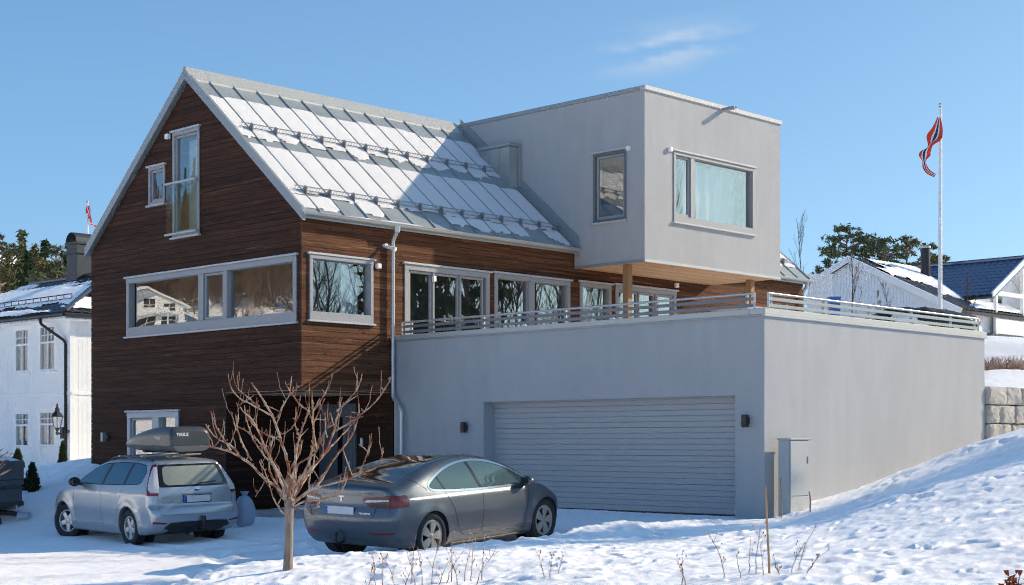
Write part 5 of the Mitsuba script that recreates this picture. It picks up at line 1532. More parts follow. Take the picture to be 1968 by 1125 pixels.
def weed(u, vt, d, seed, bend=0, side=5):
    rg = np.random.default_rng(seed)
    p = wpos(u, 1000, d); zg = ground(p[0], p[1]); top = (V0 - vt) / FPX * d
    n = 9; h = top - zg + .05
    b = RGT * bend + rg.normal(0, .03, 3) * [1, 1, 0]
    Q = np.array([[p[0], p[1], zg - .05] + b * (k / (n - 1)) ** 2 + np.array([0, 0, h * k / (n - 1)]) + rg.normal(0, .004, 3) for k in range(n)])
    ms = [tube(Q, np.linspace(.0055, .0018, n), 5)]
    for k in range(side):
        t = rg.uniform(.35, .97); j = min(int(t * (n - 1)), n - 2); q = Q[j] + (Q[j + 1] - Q[j]) * (t * (n - 1) - j)
        a = rg.uniform(0, 6.28); l = h * rg.uniform(.10, .26)
        e = q + np.array([math.cos(a) * l * .5, math.sin(a) * l * .5, l * .85])
        ms.append(tube([q, .5 * (q + e) + [0, 0, -.02 * l], e], [.0028, .002, .0014], 4))
        ms.append(trimesh.creation.icosphere(1, .006).apply_scale((1, 1, 1.7)).apply_translation(e))
    single('dry_weed', cat(ms), 'mat_twig', 'thin dry brown weed stalk poking out of the foreground snow', 'weed', 'dry weed stalks in the foreground snow')


for i, (u, vt, d, b, sd) in enumerate([(706, 1080, 14.5, .1, 6), (722, 1060, 14.8, -.05, 5), (735, 1062, 15, .02, 6), (790, 1030, 15.2, .0, 2), (800, 1056, 14.6, -.12, 5), (812, 1050, 14.7, -.02, 7), (829, 1046, 14.9, .06, 6), (842, 1064, 14.3, .1, 5), (858, 1050, 14.8, .16, 6), (868, 1010, 15, .02, 2), (880, 1062, 14.5, -.1, 6), (893, 1042, 15, .07, 5),
                                  (905, 1030, 15.1, .1, 4), (915, 1060, 14.6, .2, 5), (926, 1040, 15.2, .05, 3), (775, 1072, 14.2, .08, 6), (760, 1076, 14.5, -.08, 6), (1046, 1062, 14.2, -.05, 4), (1056, 1070, 14.1, .05, 5), (1072, 1066, 14.3, .12, 4), (1312, 1062, 13.2, .03, 5), (1392, 1030, 13.4, -.14, 7), (1318, 1072, 13.1, -.08, 6), (1424, 1064, 13, -.04, 2), (1440, 1030, 13.6, .0, 2),
                                  (1452, 1012, 13.5, .02, 3), (1466, 1040, 13.2, -.02, 3), (1520, 1040, 13.2, .12, 6), (1535, 1012, 13.4, .10, 2), (1548, 1056, 13, .16, 6), (1500, 1068, 13, -.05, 6)]):
    weed(u, vt, d, 100 + i, b, sd)
p = wpos(1479, 1000, 13.3); zg = ground(p[0], p[1])
single('reed_stalk', tube([(p[0], p[1], zg - .05), wpos(1478, 1080, 13.3), wpos(1474, 1000, 13.3), wpos(1472, 936, 13.3)], [.012, .011, .010, .006], 7), 'mat_reed', 'tall pale reed stalk standing before the garage corner', 'reed', smooth=True)
rg = np.random.default_rng(77)
p = wpos(1950, 1130, 11.6)
sh = thing('red_leaved_bush', 'low bush with curled rust red leaves in the bottom right corner', 'bush')
C = p + rg.normal(0, 1, (46, 3)) * [.055, .055, .045]
obj('foliage', tri_tufts(C, .045, 4, rg, .2, .45), 'mat_redleaf', sh)
obj('stem', cat([tube([p + [0, 0, -.3], .5 * (p + c) + [0, 0, -.08], c], [.006, .004, .002], 5) for c in C[:14]]), 'mat_bark', sh)
sh = []
for i in range(130):
    p = wpos(rg.uniform(1885, 2010), rg.uniform(704, 712), rg.uniform(37.5, 39)); zg = ground(p[0], p[1])
    for k in range(3):
        e = np.array([p[0], p[1], zg]) + rg.normal(0, .16, 3) * [1, 1, 0] + [0, 0, rg.uniform(.12, .36)]
        sh.append(tube([(p[0], p[1], zg - .05), e], [.010, .004], 3))
single('bank_brush', cat(sh), 'mat_twig', 'reddish brown brush sticking out of the snowy bank beyond the stone wall', 'brush', kind='stuff')
bb = []
for k in range(9):
    s0 = wpos(-75, 935, 17.0); e = wpos(rg.uniform(-12, 26), rg.uniform(850, 905), 16.6 + rg.uniform(-.4, .4))
    bb.append(tube([s0, .5 * (s0 + e) + rg.normal(0, .05, 3), e], [.014, .010, .005], 6))
s0 = wpos(-75, 935, 17.0)
bb.append(tube([(s0[0], s0[1], ground(s0[0], s0[1]) - .1), s0], [.04, .03], 8))
single('bare_shrub', cat(bb), 'mat_twig', 'bare shrub whose twigs reach in from the left edge before the trailer', 'shrub', smooth=True)
# ------------------------------------------------------------------ things around the house
def frame_M(o, ex, ey, ez):
    m = np.eye(4); m[:3, 0], m[:3, 1], m[:3, 2], m[:3, 3] = ex, ey, ez, o
    return T4(m.tolist())


def tile_mesh(w, l, amp=.035):
    a = np.linspace(0, 1, 7)
    h = amp * (np.sin(a * 2 * PI - .9) * .5 + .5) + .0
    top = [(x * w, 0, z + .028) for x, z in zip(a, h)]; up = [(x * w, l * 1.10, z - .004) for x, z in zip(a, h)]
    lip = [(x * w, 0, z - .0) for x, z in zip(a, h)]
    v = np.array(top + up + lip); n = 7
    f = []
    for i in range(n - 1): f += [(i, i + 1, n + i + 1), (i, n + i + 1, n + i), (2 * n + i, 2 * n + i + 1, i + 1), (2 * n + i, i + 1, i)]
    return trimesh.Trimesh(v, f, process=False)


def tiled(parent, o, ea, es, poly, m, tw=.30, tl=.35, limit=290, near=None):
    """tiles as pieces over the polygon (coordinates along ea and up the slope es); those past the limit join into one part"""
    ea, es = np.array(ea, float), np.array(es, float); nn = np.cross(ea, es)
    tm = tile_mesh(tw, tl); d = mikit.ply(tm, m, 60)
    x0, y0, x1, y1 = poly.bounds; spots = []
    pp = poly.buffer(.10)
    for j in range(int((y1 - y0) / tl) + 1):
        for i in range(int((x1 - x0) / tw) + 1):
            c = (x0 + i * tw + tw / 2, y0 + j * tl + tl * .5)
            if pp.contains(sg.Point(c)) and poly.intersection(sg.box(c[0] - tw / 2, c[1] - tl / 2, c[0] + tw / 2, c[1] + tl / 2)).area > .4 * tw * tl:
                spots.append((x0 + i * tw, y0 + j * tl))
    pos = [np.array(o) + ea * a + es * b for a, b in spots]
    order = sorted(range(len(spots)), key=lambda k: np.linalg.norm(pos[k] - CAM))
    for k in order[:limit]: obj('tile', d, m, parent, M=frame_M(pos[k], ea, es, nn))
    R = np.stack([ea, es, nn], 1)
    if len(order) > limit: obj('tiles', cat([xf(tm, R, pos[k]) for k in order[limit:]]), m, parent, 60, kind='stuff')


def slab(o, ea, es, poly, h0, h1):
    ea, es = np.array(ea, float), np.array(es, float); nn = np.cross(ea, es)
    m = prism(poly, 'z', h0, h1)
    return xf(m, np.stack([ea, es, nn], 1), o)


def slope_snow(o, ea, es, poly, seed, cover=.5, sc=(.45, .9), h=.08, bias=None):
    ea, es = np.array(ea, float), np.array(es, float); nn = np.cross(ea, es)
    x0, y0, x1, y1 = poly.bounds
    A, B = np.meshgrid(np.arange(x0, x1, .07), np.arange(y0, y1, .07), indexing='ij')
    q = np.stack([A * sc[0], B * sc[1], A * 0 + seed], -1)
    n = meshkit.fbm(q, 4, seed) + (bias(A, B) if bias else 0)
    ins = shapely.contains_xy(poly.buffer(-.04), A.ravel(), B.ravel()).reshape(A.shape)
    hh = np.clip((n - (1 - cover)) * 1.2, -.02, h)
    wave = .035 * (np.sin(A / .30 * 2 * PI - .9) * .5 + .5)
    P = np.array(o) + A[..., None] * ea + B[..., None] * es + (hh * .8 + .02 + wave * .6)[..., None] * nn
    return grid_mesh(P[..., 0], P[..., 1], P[..., 2], keep=(hh > .0) & ins)


def nwin(pl, a0, a1, z0, z1, parent, rows=1, mull=1, grid=0, fw=.055, mt='mat_whiteplain', trim=True, cur=None, pane='mat_plainpane'):
    w = obj('window', cat([pl.box(a0, a1, z1 - fw, z1, -.08, .04, .004), pl.box(a0, a1, z0, z0 + fw, -.08, .042, .004), pl.box(a0, a0 + fw, z0 + fw, z1 - fw, -.08, .038, .004), pl.box(a1 - fw, a1, z0 + fw, z1 - fw, -.08, .038, .004)]), mt, parent)
    ia0, ia1, iz0, iz1 = a0 + fw, a1 - fw, z0 + fw, z1 - fw
    obj('pane', pane_mesh(pl, ia0, ia1, iz0, iz1, -.03, .001, 5), pane, w, smooth=True)
    zt = iz0 + (iz1 - iz0) * .64
    bars = []
    for k in range(1, mull + 1):
        a = ia0 + (ia1 - ia0) * k / (mull + 1); bars.append(pl.box(a - .022, a + .022, iz0, iz1, -.03, .02, .003))
    if grid:
        bars.append(pl.box(ia0, ia1, zt - .03, zt + .03, -.03, .018, .003))
        bars.append(pl.box(ia0, ia1, (zt + iz1) / 2 - .012, (zt + iz1) / 2 + .012, -.03, .012, .003))
        for k in (1, 3): bars.append(pl.box(ia0 + (ia1 - ia0) * k / 4 - .012, ia0 + (ia1 - ia0) * k / 4 + .012, zt, iz1, -.03, .012, .003))
    for b in bars: obj('muntin', b, mt, w)
    if trim:
        obj('casing', cat([pl.box(a0 - .10, a0 - .002, z0 - .02, z1 + .10, -.01, .03, .004), pl.box(a1 + .002, a1 + .10, z0 - .02, z1 + .10, -.01, .03, .004), pl.box(a0 - .12, a1 + .12, z1 + .10, z1 + .15, -.01, .06, .004), pl.box(a0 - .002, a1 + .002, z1 + .002, z1 + .10, -.01, .028, .004)]), mt, w)
        obj('sill', pl.box(a0 - .13, a1 + .13, z0 - .07, z0 - .02, -.01, .08, .004), mt, w)
    obj('dark_room', pl.box(a0 + .01, a1 - .01, z0 + .01, z1 - .01, -.62, -.60, .001), 'mat_room', w)
    if cur:
        for (c0, c1, mm) in cur: obj('curtain', pl.box(ia0 + (ia1 - ia0) * c0, ia0 + (ia1 - ia0) * c1, iz0, iz1, -.2, -.18, .002), mm, w)
    return w


def battens(pl, a0, a1, z0, z1, parent, holes=(), pitch=.145, m='mat_white', nm='board'):
    ms = []
    k = 0; a = a0
    while a < a1 - .02:
        b = min(a + pitch - .006, a1)
        q = rect(a, z0, b, z1)
        for h in holes: q = q.difference(h)
        for g in getattr(q, 'geoms', [q]):
            if not g.is_empty and g.area > 1e-3:
                x0, y0, x1, y1 = g.bounds
                obj(nm, pl.box(x0, x1, y0, y1, .0, .022 + .002 * (k % 2), .003), m, parent)
        a += pitch; k += 1


# ---- white two-storey neighbour on the left
def left_house():
    X, Y, X1, Y1 = 5.7, 19.0, 12.6, 31.5
    t = thing('white_house', 'white two storey weatherboard house with dark tiled hip roof on the left', 'house')
    W, Sx = Plane('W', X), Plane('S', Y)
    ez = 3.98
    wins = []

    def pxw(u0, u1, v0, v1):
        a = []
        for u, v in ((u0, v0), (u1, v1)):
            d = FWD + RGT * ((u - U0) / FPX); tt = (X - CAM[0]) / d[0]; p = CAM + d * tt
            a.append((p[1], (V0 - v) / FPX * tt))
        return (a[1][0], a[0][0], min(a[0][1], a[1][1]), max(a[0][1], a[1][1]))
    up = [pxw(30.6, 56.4, 634, 715), pxw(77.6, 107, 628, 712)]
    lo = [pxw(30.6, 56.4, 793.5, 859), pxw(77.6, 107, 791, 858)]
    up.append((up[0][0] + 3.2, up[0][1] + 3.2, up[0][2], up[0][3])); lo.append((lo[0][0] + 3.2, lo[0][1] + 3.2, lo[0][2], lo[0][3]))
    hol = [rect(a0, z0, a1, z1) for a0, a1, z0, z1 in up + lo]
    fp_ = rect(Y, -1.3, Y1, ez)
    for h in hol: fp_ = fp_.difference(h)
    wk = obj('wall', cat([W.prism(fp_, -.25, 0), box(X + .25, X1, Y, Y + .25, -1.3, ez), box(X1 - .25, X1, Y + .25, Y1, -1.3, ez), box(X + .25, X1 - .25, Y1 - .25, Y1, -1.3, ez)]), 'mat_white', t)
    zb = 1.52
    hb = [h.buffer(.11, join_style=2) for h in hol]
    battens(W, Y + .13, Y1, -1.2, zb - .05, wk, hb); battens(W, Y + .13, Y1, zb + .05, ez - .25, wk, hb)
    battens(Sx, X + .13, X + 3.2, -1.2, zb - .05, wk); battens(Sx, X + .13, X + 3.2, zb + .05, ez - .25, wk)
    obj('belt_board', cat([W.box(Y - .03, Y1, zb - .05, zb + .05, -.01, .06, .008), Sx.box(X, X1, zb - .05, zb + .05, -.01, .06, .008)]), 'mat_white', t)
    obj('frieze_board', W.box(Y - .03, Y1, ez - .25, ez - .02, -.01, .04, .006), 'mat_white', t)
    obj('corner_board', cbox(X - .04, X + .12, Y - .04, Y + .12, -1.2, ez - .02, .006), 'mat_white', t)
    cz = 'mat_dimcurtain'
    for i, w in enumerate(up): nwin(W, *w, t, grid=1, cur=[(.52, .98, cz)] if i == 0 else [(.5, .98, cz)])
    for i, w in enumerate(lo): nwin(W, *w, t, grid=1, cur=[(.5, .98, cz)] if i == 1 else None)
    # hip roof
    e = .42; sl = .46; rx = (X + X1) / 2; rise = (rx - X + e) * sl; rz = ez + rise
    x0, x1, y0, y1 = X - e, X1 + e, Y - e, Y1 + e
    ya, yb = y0 + (rx - x0), y1 - (rx - x0)
    A = [(x0, y0, ez), (x1, y0, ez), (x1, y1, ez), (x0, y1, ez)]; Rg = [(rx, ya, rz), (rx, yb, rz)]
    rk = obj('roof', hull([(p[0], p[1], p[2] - .02) for p in A] + [(p[0], p[1], p[2] - .16) for p in A] + [(p[0], p[1], p[2] - .03) for p in Rg]), 'mat_tile', t)
    sl_l = math.hypot(rx - x0, rise); es = np.array([rx - x0, 0, rise]) / sl_l
    pw_ = sg.Polygon([(0, 0), (y1 - y0, 0), (y1 - ya, sl_l), (y1 - yb, sl_l)])
    tiled(rk, (x0, y1, ez), (0, -1, 0), es, pw_, 'mat_tile', limit=290)
    es2 = np.array([0, rx - x0, rise]) / sl_l
    ps_ = sg.Polygon([(0, 0), (x1 - x0, 0), (rx - x0, sl_l)])
    tiled(rk, (x0, y0, ez), (1, 0, 0), es2, ps_, 'mat_tile', limit=0)
    hip = lambda p, q: tube([p, q], .085, 8)
    obj('hip_ridge', hip(np.array(A[0]) + [0, 0, .05], np.array(Rg[0]) + [0, 0, .06]), 'mat_tile', rk); obj('ridge', hip(np.array(Rg[0]) + [0, 0, .06], np.array(Rg[1]) + [0, 0, .06]), 'mat_tile', rk)
    obj('fascia', cat([box(x0, x0 + .03, y0, y1, ez - .2, ez - .02), box(x0, x1, y0, y0 + .03, ez - .2, ez - .02), box(x0 + .03, X, y0 + .03, y1, ez - .19, ez - .17), box(X, x1, y0 + .03, Y, ez - .19, ez - .17)]), 'mat_white', t)
    obj('gutter', cat([tube([(x0 - .06, y0 - .06, ez - .06), (x0 - .06, y1, ez - .04)], .06, 8), tube([(x0 - .06, y0 - .06, ez - .06), (x1, y0 - .06, ez - .06)], .06, 8)]), 'mat_black', t)
    obj('downpipe', pipe([(x0 - .06, Y + 1.05, ez - .08), (x0 - .04, Y + 1.0, ez - .28), (X - .08, Y + .16, ez - .85), (X - .08, Y + .16, -1.0)], .045), 'mat_black', t, smooth=40)
    # lean-to cross gable further left
    obj('dormer_roof', hull([(x0 - .1, 27.2, ez + .35), (x0 - .1, 33, ez + .35), (rx, 27.2, ez + 1.25), (rx, 33, ez + 1.25), (x0 - .1, 27.2, ez + .2), (x0 - .1, 33, ez + .2)]), 'mat_tile', t)
    ck = obj('chimney', cbox(rx - .34, rx + .34, 24.1, 24.8, rz - .6, 6.95, .01), 'mat_chimney', t)
    obj('collar', cat([cbox(rx - .39, rx + .39, 24.05, 24.85, 6.6, 6.72, .01), cbox(rx - .38, rx + .38, 24.06, 24.84, 6.93, 7.02, .01)]), 'mat_chimney', ck)
    a = np.linspace(0, PI, 14)
    pl_ = sg.Polygon([(24.45 + .37 * math.cos(q), 7.02 + .34 * math.sin(q)) for q in a] + [(24.45 + .34 * math.cos(q), 7.02 + .31 * math.sin(q)) for q in a[::-1]])
    obj('cowl', prism(pl_, 'x', rx - .36, rx + .36), 'mat_chimney', ck)
    sn = [slope_snow((x0, y1, ez), (0, -1, 0), es, pw_, 4, .64, (.22, .75), .07, lambda A_, B_: .13 * np.exp(-((B_ - 1.9) / 1.1) ** 2) - .22 * np.exp(-((B_ - 1.0) / .35) ** 2) - .2 * (B_ > 3.4)),
          slope_snow((x0, y0, ez), (1, 0, 0), es2, ps_, 6, .5, (.3, .7), .07)]
    single('neighbour_roof_snow', cat(sn), 'mat_snow', 'patchy snow on the dark tiles of the left neighbour house', 'snow', kind='stuff', smooth=True)
    sgd = cat([tube([np.array((x0, y, ez)) + es * 1.25 + np.array([0, 0, h]) for y in (y0 + 1.6, y1)], .018, 5) for h in (.10, .24)] + [tube([np.array((x0, y, ez)) + es * 1.25 + [0, 0, .0], np.array((x0, y, ez)) + es * 1.25 + [0, 0, .25]], .014, 4) for y in np.arange(y0 + 1.6, y1, .5)])
    obj('snow_guard', sgd, 'mat_black', t)
    # lantern on the corner
    L = thing('wall_lantern', 'black old fashioned lantern on a bracket at the white house corner', 'lantern')
    lx, ly = X - .42, Y + .75
    d = FWD + RGT * ((110 - U0) / FPX); q = (X - .45 - CAM[0]) / d[0]; p = CAM + d * q; ly = p[1]; lz = (V0 - 836) / FPX * q
    obj('bracket', cat([tube([(X - .02, Y + .25, lz + .02), (X - .3, ly - .18, lz - .02), (X - .45, ly, lz + .06)], .028, 8), tube([(X - .02, Y + .25, lz + .16), (X - .2, ly - .3, lz + .1), (X - .3, ly - .18, lz)], .02, 6), cbox(X - .16, X - .01, Y + .17, Y + .36, lz - .12, lz + .24, .01)]), 'mat_black', L)
    obj('base', lathe([(.02, -.02), (.05, .04), (.03, .12), (.09, .19), (.10, .22)], 6).apply_translation((X - .45, ly, lz)), 'mat_black', L)
    obj('glass', lathe([(.10, .22), (.185, .55)], 6).apply_translation((X - .45, ly, lz)), 'mat_pane', L)
    bars = [tube([(X - .45 + .102 * math.cos(a), ly + .102 * math.sin(a), lz + .22), (X - .45 + .188 * math.cos(a), ly + .188 * math.sin(a), lz + .55)], .012, 5) for a in np.arange(6) * PI / 3]
    obj('cage', cat(bars), 'mat_black', L)
    obj('roof', lathe([(.20, .55), (.21, .57), (.07, .74), (.08, .80), (.03, .86), (.035, .92), (.001, .99)], 6).apply_translation((X - .45, ly, lz)), 'mat_black', L)
    obj('lamp', lathe([(.03, .24), (.035, .40), (.001, .44)], 10).apply_translation((X - .45, ly, lz)), 'mat_whiteplain', L)


left_house()


# ---- white houses on the right behind the terrace
def right_house():
    t = thing('white_house', 'white house with glazed dark blue tile roof and open porch beyond the terrace', 'house')
    W = Plane('W', 37.0)
    g = [(5.8, 3.2), (5.8, 5.30), (10.5, 7.55), (12.3, 6.7), (12.3, 3.2)]
    wn_ = (8.55, 9.75, 4.05, 4.95)
    pw_ = sg.Polygon(g).difference(rect(wn_[0], wn_[2], wn_[1], wn_[3]))
    wk = obj('wall', cat([W.prism(pw_, -.25, 0), box(37.25, 48, 5.8, 6.05, 3.2, 5.2)]), 'mat_white', t)
    a = 5.85
    while a < 12.25:
        top = 5.30 + (a - 5.8) * .4787 if a < 10.42 else 7.55 - (a + .13 - 10.5) * .472
        q = rect(a, 3.3, a + .135, top - .06).difference(rect(wn_[0] - .1, wn_[2] - .08, wn_[1] + .1, wn_[3] + .15))
        for gg in getattr(q, 'geoms', [q]):
            if gg.area > .002: x0, y0, x1, y1 = gg.bounds; obj('board', W.box(x0, x1, y0, y1, .0, .02, .004), 'mat_white', wk)
        a += .148
    nwin(W, *wn_, t, mull=1, grid=1)
    es = np.array([0, 10.5 - 5.4, 7.72 - 5.24]); ln = np.linalg.norm(es); es = es / ln
    o = np.array([36.75, 5.4, 5.24])
    ps = rect(0, 0, 11.5, ln)
    rk = obj('roof', cat([slab(o, (1, 0, 0), es, ps, -.16, -.02), hull([(36.75, 10.5, 7.72), (48.2, 10.5, 7.72), (36.75, 12.6, 6.72), (48.2, 12.6, 6.72), (36.75, 10.5, 7.56), (48.2, 10.5, 7.56), (36.75, 12.6, 6.56), (48.2, 12.6, 6.56)])]), 'mat_tile', t)
    tiled(rk, o, (1, 0, 0), es, rect(0, 0, 6.6, ln), 'mat_tile', limit=120)
    obj('verge_board', cat([slab(o, (1, 0, 0), es, rect(-.05, -.05, .03, ln), -.22, .05), hull([(36.70, y, z + h) for y, z in ((10.5, 7.72), (12.6, 6.72)) for h in (-.2, .06)] + [(36.78, y, z + h) for y, z in ((10.5, 7.72), (12.6, 6.72)) for h in (-.2, .06)])]), 'mat_whiteplain', rk)
    sn = [slope_snow(o, (1, 0, 0), es, rect(0.06, .1, 6.5, ln), 12, .47, (.4, .5), .08, lambda A_, B_: .22 * np.exp(-((A_ - 3.6 + .0 * B_) / 1.3) ** 2) + .10 * np.exp(-((B_ - ln) / .5) ** 2) - .12 * (A_ < 1.2))]
    single('neighbour_roof_snow', cat(sn), 'mat_snow', 'snow lying in the valley of the right neighbour roof', 'snow', kind='stuff', smooth=True)
    ck = obj('chimney', trimesh.creation.cylinder(.20, 1.7, sections=18).apply_translation((41.0, 9.3, 7.55)), 'mat_black', t)
    obj('flue_cap', trimesh.creation.cylinder(.23, .1, sections=18).apply_translation((41.0, 9.3, 8.42)), 'mat_galv', ck)
    # wing with the long tiled slope facing the camera
    o2 = np.array([39.35, 11.4, 5.98]); e2 = np.array([42.5 - 39.35, 0, 7.74 - 5.98]); l2 = np.linalg.norm(e2); e2 = e2 / l2
    Ln = 11.4 - 5.35
    rk2 = obj('wing_roof', slab(o2, (0, -1, 0), e2, rect(0, 0, Ln, l2), -.16, -.02), 'mat_tileblue', t)
    obj('wing_roof_back', hull([(42.5, y, 7.72) for y in (5.35, 11.4)] + [(45.65, y, 5.96) for y in (5.35, 11.4)] + [(42.5, y, 7.56) for y in (5.35, 11.4)] + [(45.65, y, 5.80) for y in (5.35, 11.4)]), 'mat_tileblue', t)
    tiled(rk2, o2, (0, -1, 0), e2, rect(0, 0, Ln, l2), 'mat_tileblue', limit=298)
    obj('ridge', tube([(42.5, 5.3, 7.80), (42.5, 11.2, 7.80)], .09, 8), 'mat_tileblue', rk2)
    obj('gutter', tube([(39.28, 5.35, 5.92), (39.28, 9.6, 5.92)], .07, 8), 'mat_black', rk2)
    WW = Plane('W', 39.8)
    dw, ww = (8.15, 8.95, 4.2, 5.75), (7.0, 7.6, 4.5, 5.5)
    wq = rect(6.6, 3.0, 11.0, 6.0).difference(rect(ww[0], ww[2], ww[1], ww[3]))
    wk2 = obj('wing_wall', cat([WW.prism(wq, -.25, 0), box(39.8, 45.2, 6.6, 6.85, 3.0, 6.2), prism(sg.Polygon([(39.8, 6.2), (42.5, 7.6), (45.2, 6.2)]), 'y', 6.6, 6.8)]), 'mat_white', t)
    battens(WW, 6.62, 9.4, 4.2, 5.95, wk2, [rect(ww[0] - .1, ww[2] - .1, ww[1] + .1, ww[3] + .15)])
    nwin(WW, *ww, t, mull=0)
    SW = Plane('S', 6.6)
    pd = obj('porch_door', SW.box(41.6, 42.6, 4.35, 6.2, .0, .04, .004), 'mat_frame', t); obj('pane', SW.box(41.72, 42.48, 4.6, 6.1, .04, .05, .002), 'mat_blackgloss', pd)
    for x in (40.0, 42.4, 44.9): obj('porch_post', cbox(x - .07, x + .07, 5.50, 5.64, 4.4, 6.05 if x != 42.4 else 7.3, .006), 'mat_whiteplain', t)
    obj('porch_beam', cbox(39.7, 45.3, 5.48, 5.66, 6.05, 6.2, .006), 'mat_whiteplain', t)
    for sx, x0 in ((1, 39.25), (-1, 45.75)):
        p = [(x0, 5.90), (x0, 6.12), (42.5, 7.93), (42.5, 7.70)]
        obj('verge_board', prism(sg.Polygon(p), 'y', 5.28, 5.36), 'mat_whiteplain', t)
    obj('porch_soffit', prism(sg.Polygon([(39.45, 5.90), (42.5, 7.58), (45.55, 5.9), (45.55, 5.85), (42.5, 7.53), (39.45, 5.85)]), 'y', 5.37, 6.58), 'mat_white', t)
    obj('deck', cat([cbox(39.6, 45.4, 5.35, 6.58, 4.24, 4.40, .01), cbox(39.2, 39.8, 5.35, 8.0, 4.22, 4.38, .01)]), 'mat_black', t)
    for x in (39.7, 41.6, 43.5, 45.3): obj('deck_post', cbox(x - .07, x + .07, 5.45, 5.6, 2.6, 4.24, .005), 'mat_whiteplain' if x < 45 else 'mat_black', t)
    rl = obj('porch_rail', cat([cbox(39.9, 45.0, 5.50, 5.56, 5.1, 5.16, .005), cbox(39.9, 45.0, 5.51, 5.55, 4.45, 5.08, .004)]), 'mat_whiteplain', t)
    L = thing('wall_lantern', 'small lantern on the wall of the right white house beside the porch', 'lantern')
    obj('body', lathe([(.03, 0), (.08, .05), (.11, .28), (.03, .36), (.001, .42)], 8).apply_translation((39.6, 6.9, 5.35)), 'mat_black', L)
    obj('arm', cbox(39.6, 39.82, 6.87, 6.93, 5.42, 5.46, .005), 'mat_black', L)
    # a slatted white screen by the end of the brown house
    s = thing('slatted_screen', 'white slatted screen rising behind the end of the brown house', 'screen')
    a0, a1 = wpos(1553, 600, 52), wpos(1599, 600, 52)
    ex = (a1 - a0); Ls = np.linalg.norm(ex); ex /= Ls; ang = math.atan2(ex[1], ex[0])
    zt, zm, zl = (V0 - 527) / FPX * 52, (V0 - 566) / FPX * 52, (V0 - 600) / FPX * 52
    n = 9
    for k in range(n):
        x = Ls * k / n
        obj('slat', cbox(x + .006, x + Ls / n - .006, 0, .03, zm + .04, zt - .04, .004), 'mat_whiteplain', s, M=at_M((a0[0], a0[1], 0), ang))
    obj('rail', cbox(-.03, Ls + .03, -.02, .05, zt - .035, zt, .004), 'mat_whiteplain', s, M=at_M((a0[0], a0[1], 0), ang)); obj('rail', cbox(-.03, Ls + .03, -.02, .05, zl, zm + .03, .004), 'mat_whiteplain', s, M=at_M((a0[0], a0[1], 0), ang))
    for x in (.04, Ls - .04): obj('post', cbox(x - .04, x + .04, .031, .10, 1.0, zt - .04, .004), 'mat_whiteplain', s, M=at_M((a0[0], a0[1], 0), ang))
    p = wpos(1603, 586, 50)
    b = thing('blue_bin', 'blue plastic bin standing behind the terrace railing', 'bin')
    obj('body', hull([(x, y, .20) for x, y in ((-.18, -.18), (.18, -.18), (-.18, .18), (.18, .18))] + [(x, y, -1.2) for x, y in ((-.14, -.14), (.14, -.14), (-.14, .14), (.14, .14))]), 'mat_bluebin', b, M=at_M(p, TH - PI / 2)); obj('lid', cbox(-.20, .20, -.20, .20, .204, .25, .015), 'mat_bluebin', b, M=at_M(p, TH - PI / 2))
    # far house bit at the right edge
    f = thing('outbuilding', 'low white outbuilding cut off by the right edge of the picture', 'building')
    q = wpos(1992, 652, 78)
    obj('wall', cbox(-1.8, 1.8, -2, 2, -1.5, .3, .01), 'mat_white', f, M=at_M(q, TH - PI / 2 + .4)); obj('roof', hull([(x, y, z) for x in (-2.1, 2.1) for y, z in ((-2.3, .25), (2.3, .25), (0, 1.25), (-2.3, .32), (2.3, .32), (0, 1.33))]), 'mat_white', f, M=at_M(q, TH - PI / 2 + .4))
    q = wpos(1948, 618, 74)
    tr_, cr_ = spruce(2.6, .75, 44, 12, 9)
    plant('small_spruce', 'small dark spruce past the porch at the right edge', 'tree', ('mat_bark', 'mat_spruce'), (tr_, cr_), (q[0], q[1], q[2] - 1.4))
    # low dark thing half covered by snow behind the railing
    c = thing('covered_object', 'low dark object half buried under snow behind the terrace railing', 'covered object')
    q = wpos(1750, 622, 39)
    m = trimesh.creation.icosphere(4, 1); v = np.array(m.vertices); v = v * [1.5, .7, .40]; v[:, 2] += .08 * (meshkit.fbm(v * 2.2, 3, 4) - .5) * 3
    ang = math.atan2(RGT[1], RGT[0])
    obj('hull', trimesh.Trimesh(v, m.faces, process=False), 'mat_black', c, smooth=True, M=at_M(q + RGT * .3, ang))
    obj('dark_sheet', hull([(-3.0, -.3, -.02), (-.5, -.6, .10), (-.5, .6, .12), (-3.0, .3, .0), (-.5, -.6, -.2), (-.5, .6, -.2)]), 'mat_black', c, M=at_M(q, ang))
    v2 = np.array(m.vertices) * [1.45, .7, .30]; v2[:, 2] += .30 * (meshkit.fbm(v2 * 2.3 + 4, 3, 9) - .5)
    single('object_snow', trimesh.Trimesh(v2, m.faces, process=False), 'mat_snow', 'uneven snow lying on the low dark object behind the terrace railing', 'snow', smooth=True, M=at_M(q + RGT * .15 + np.array([0, 0, -.04]), ang))



right_house()

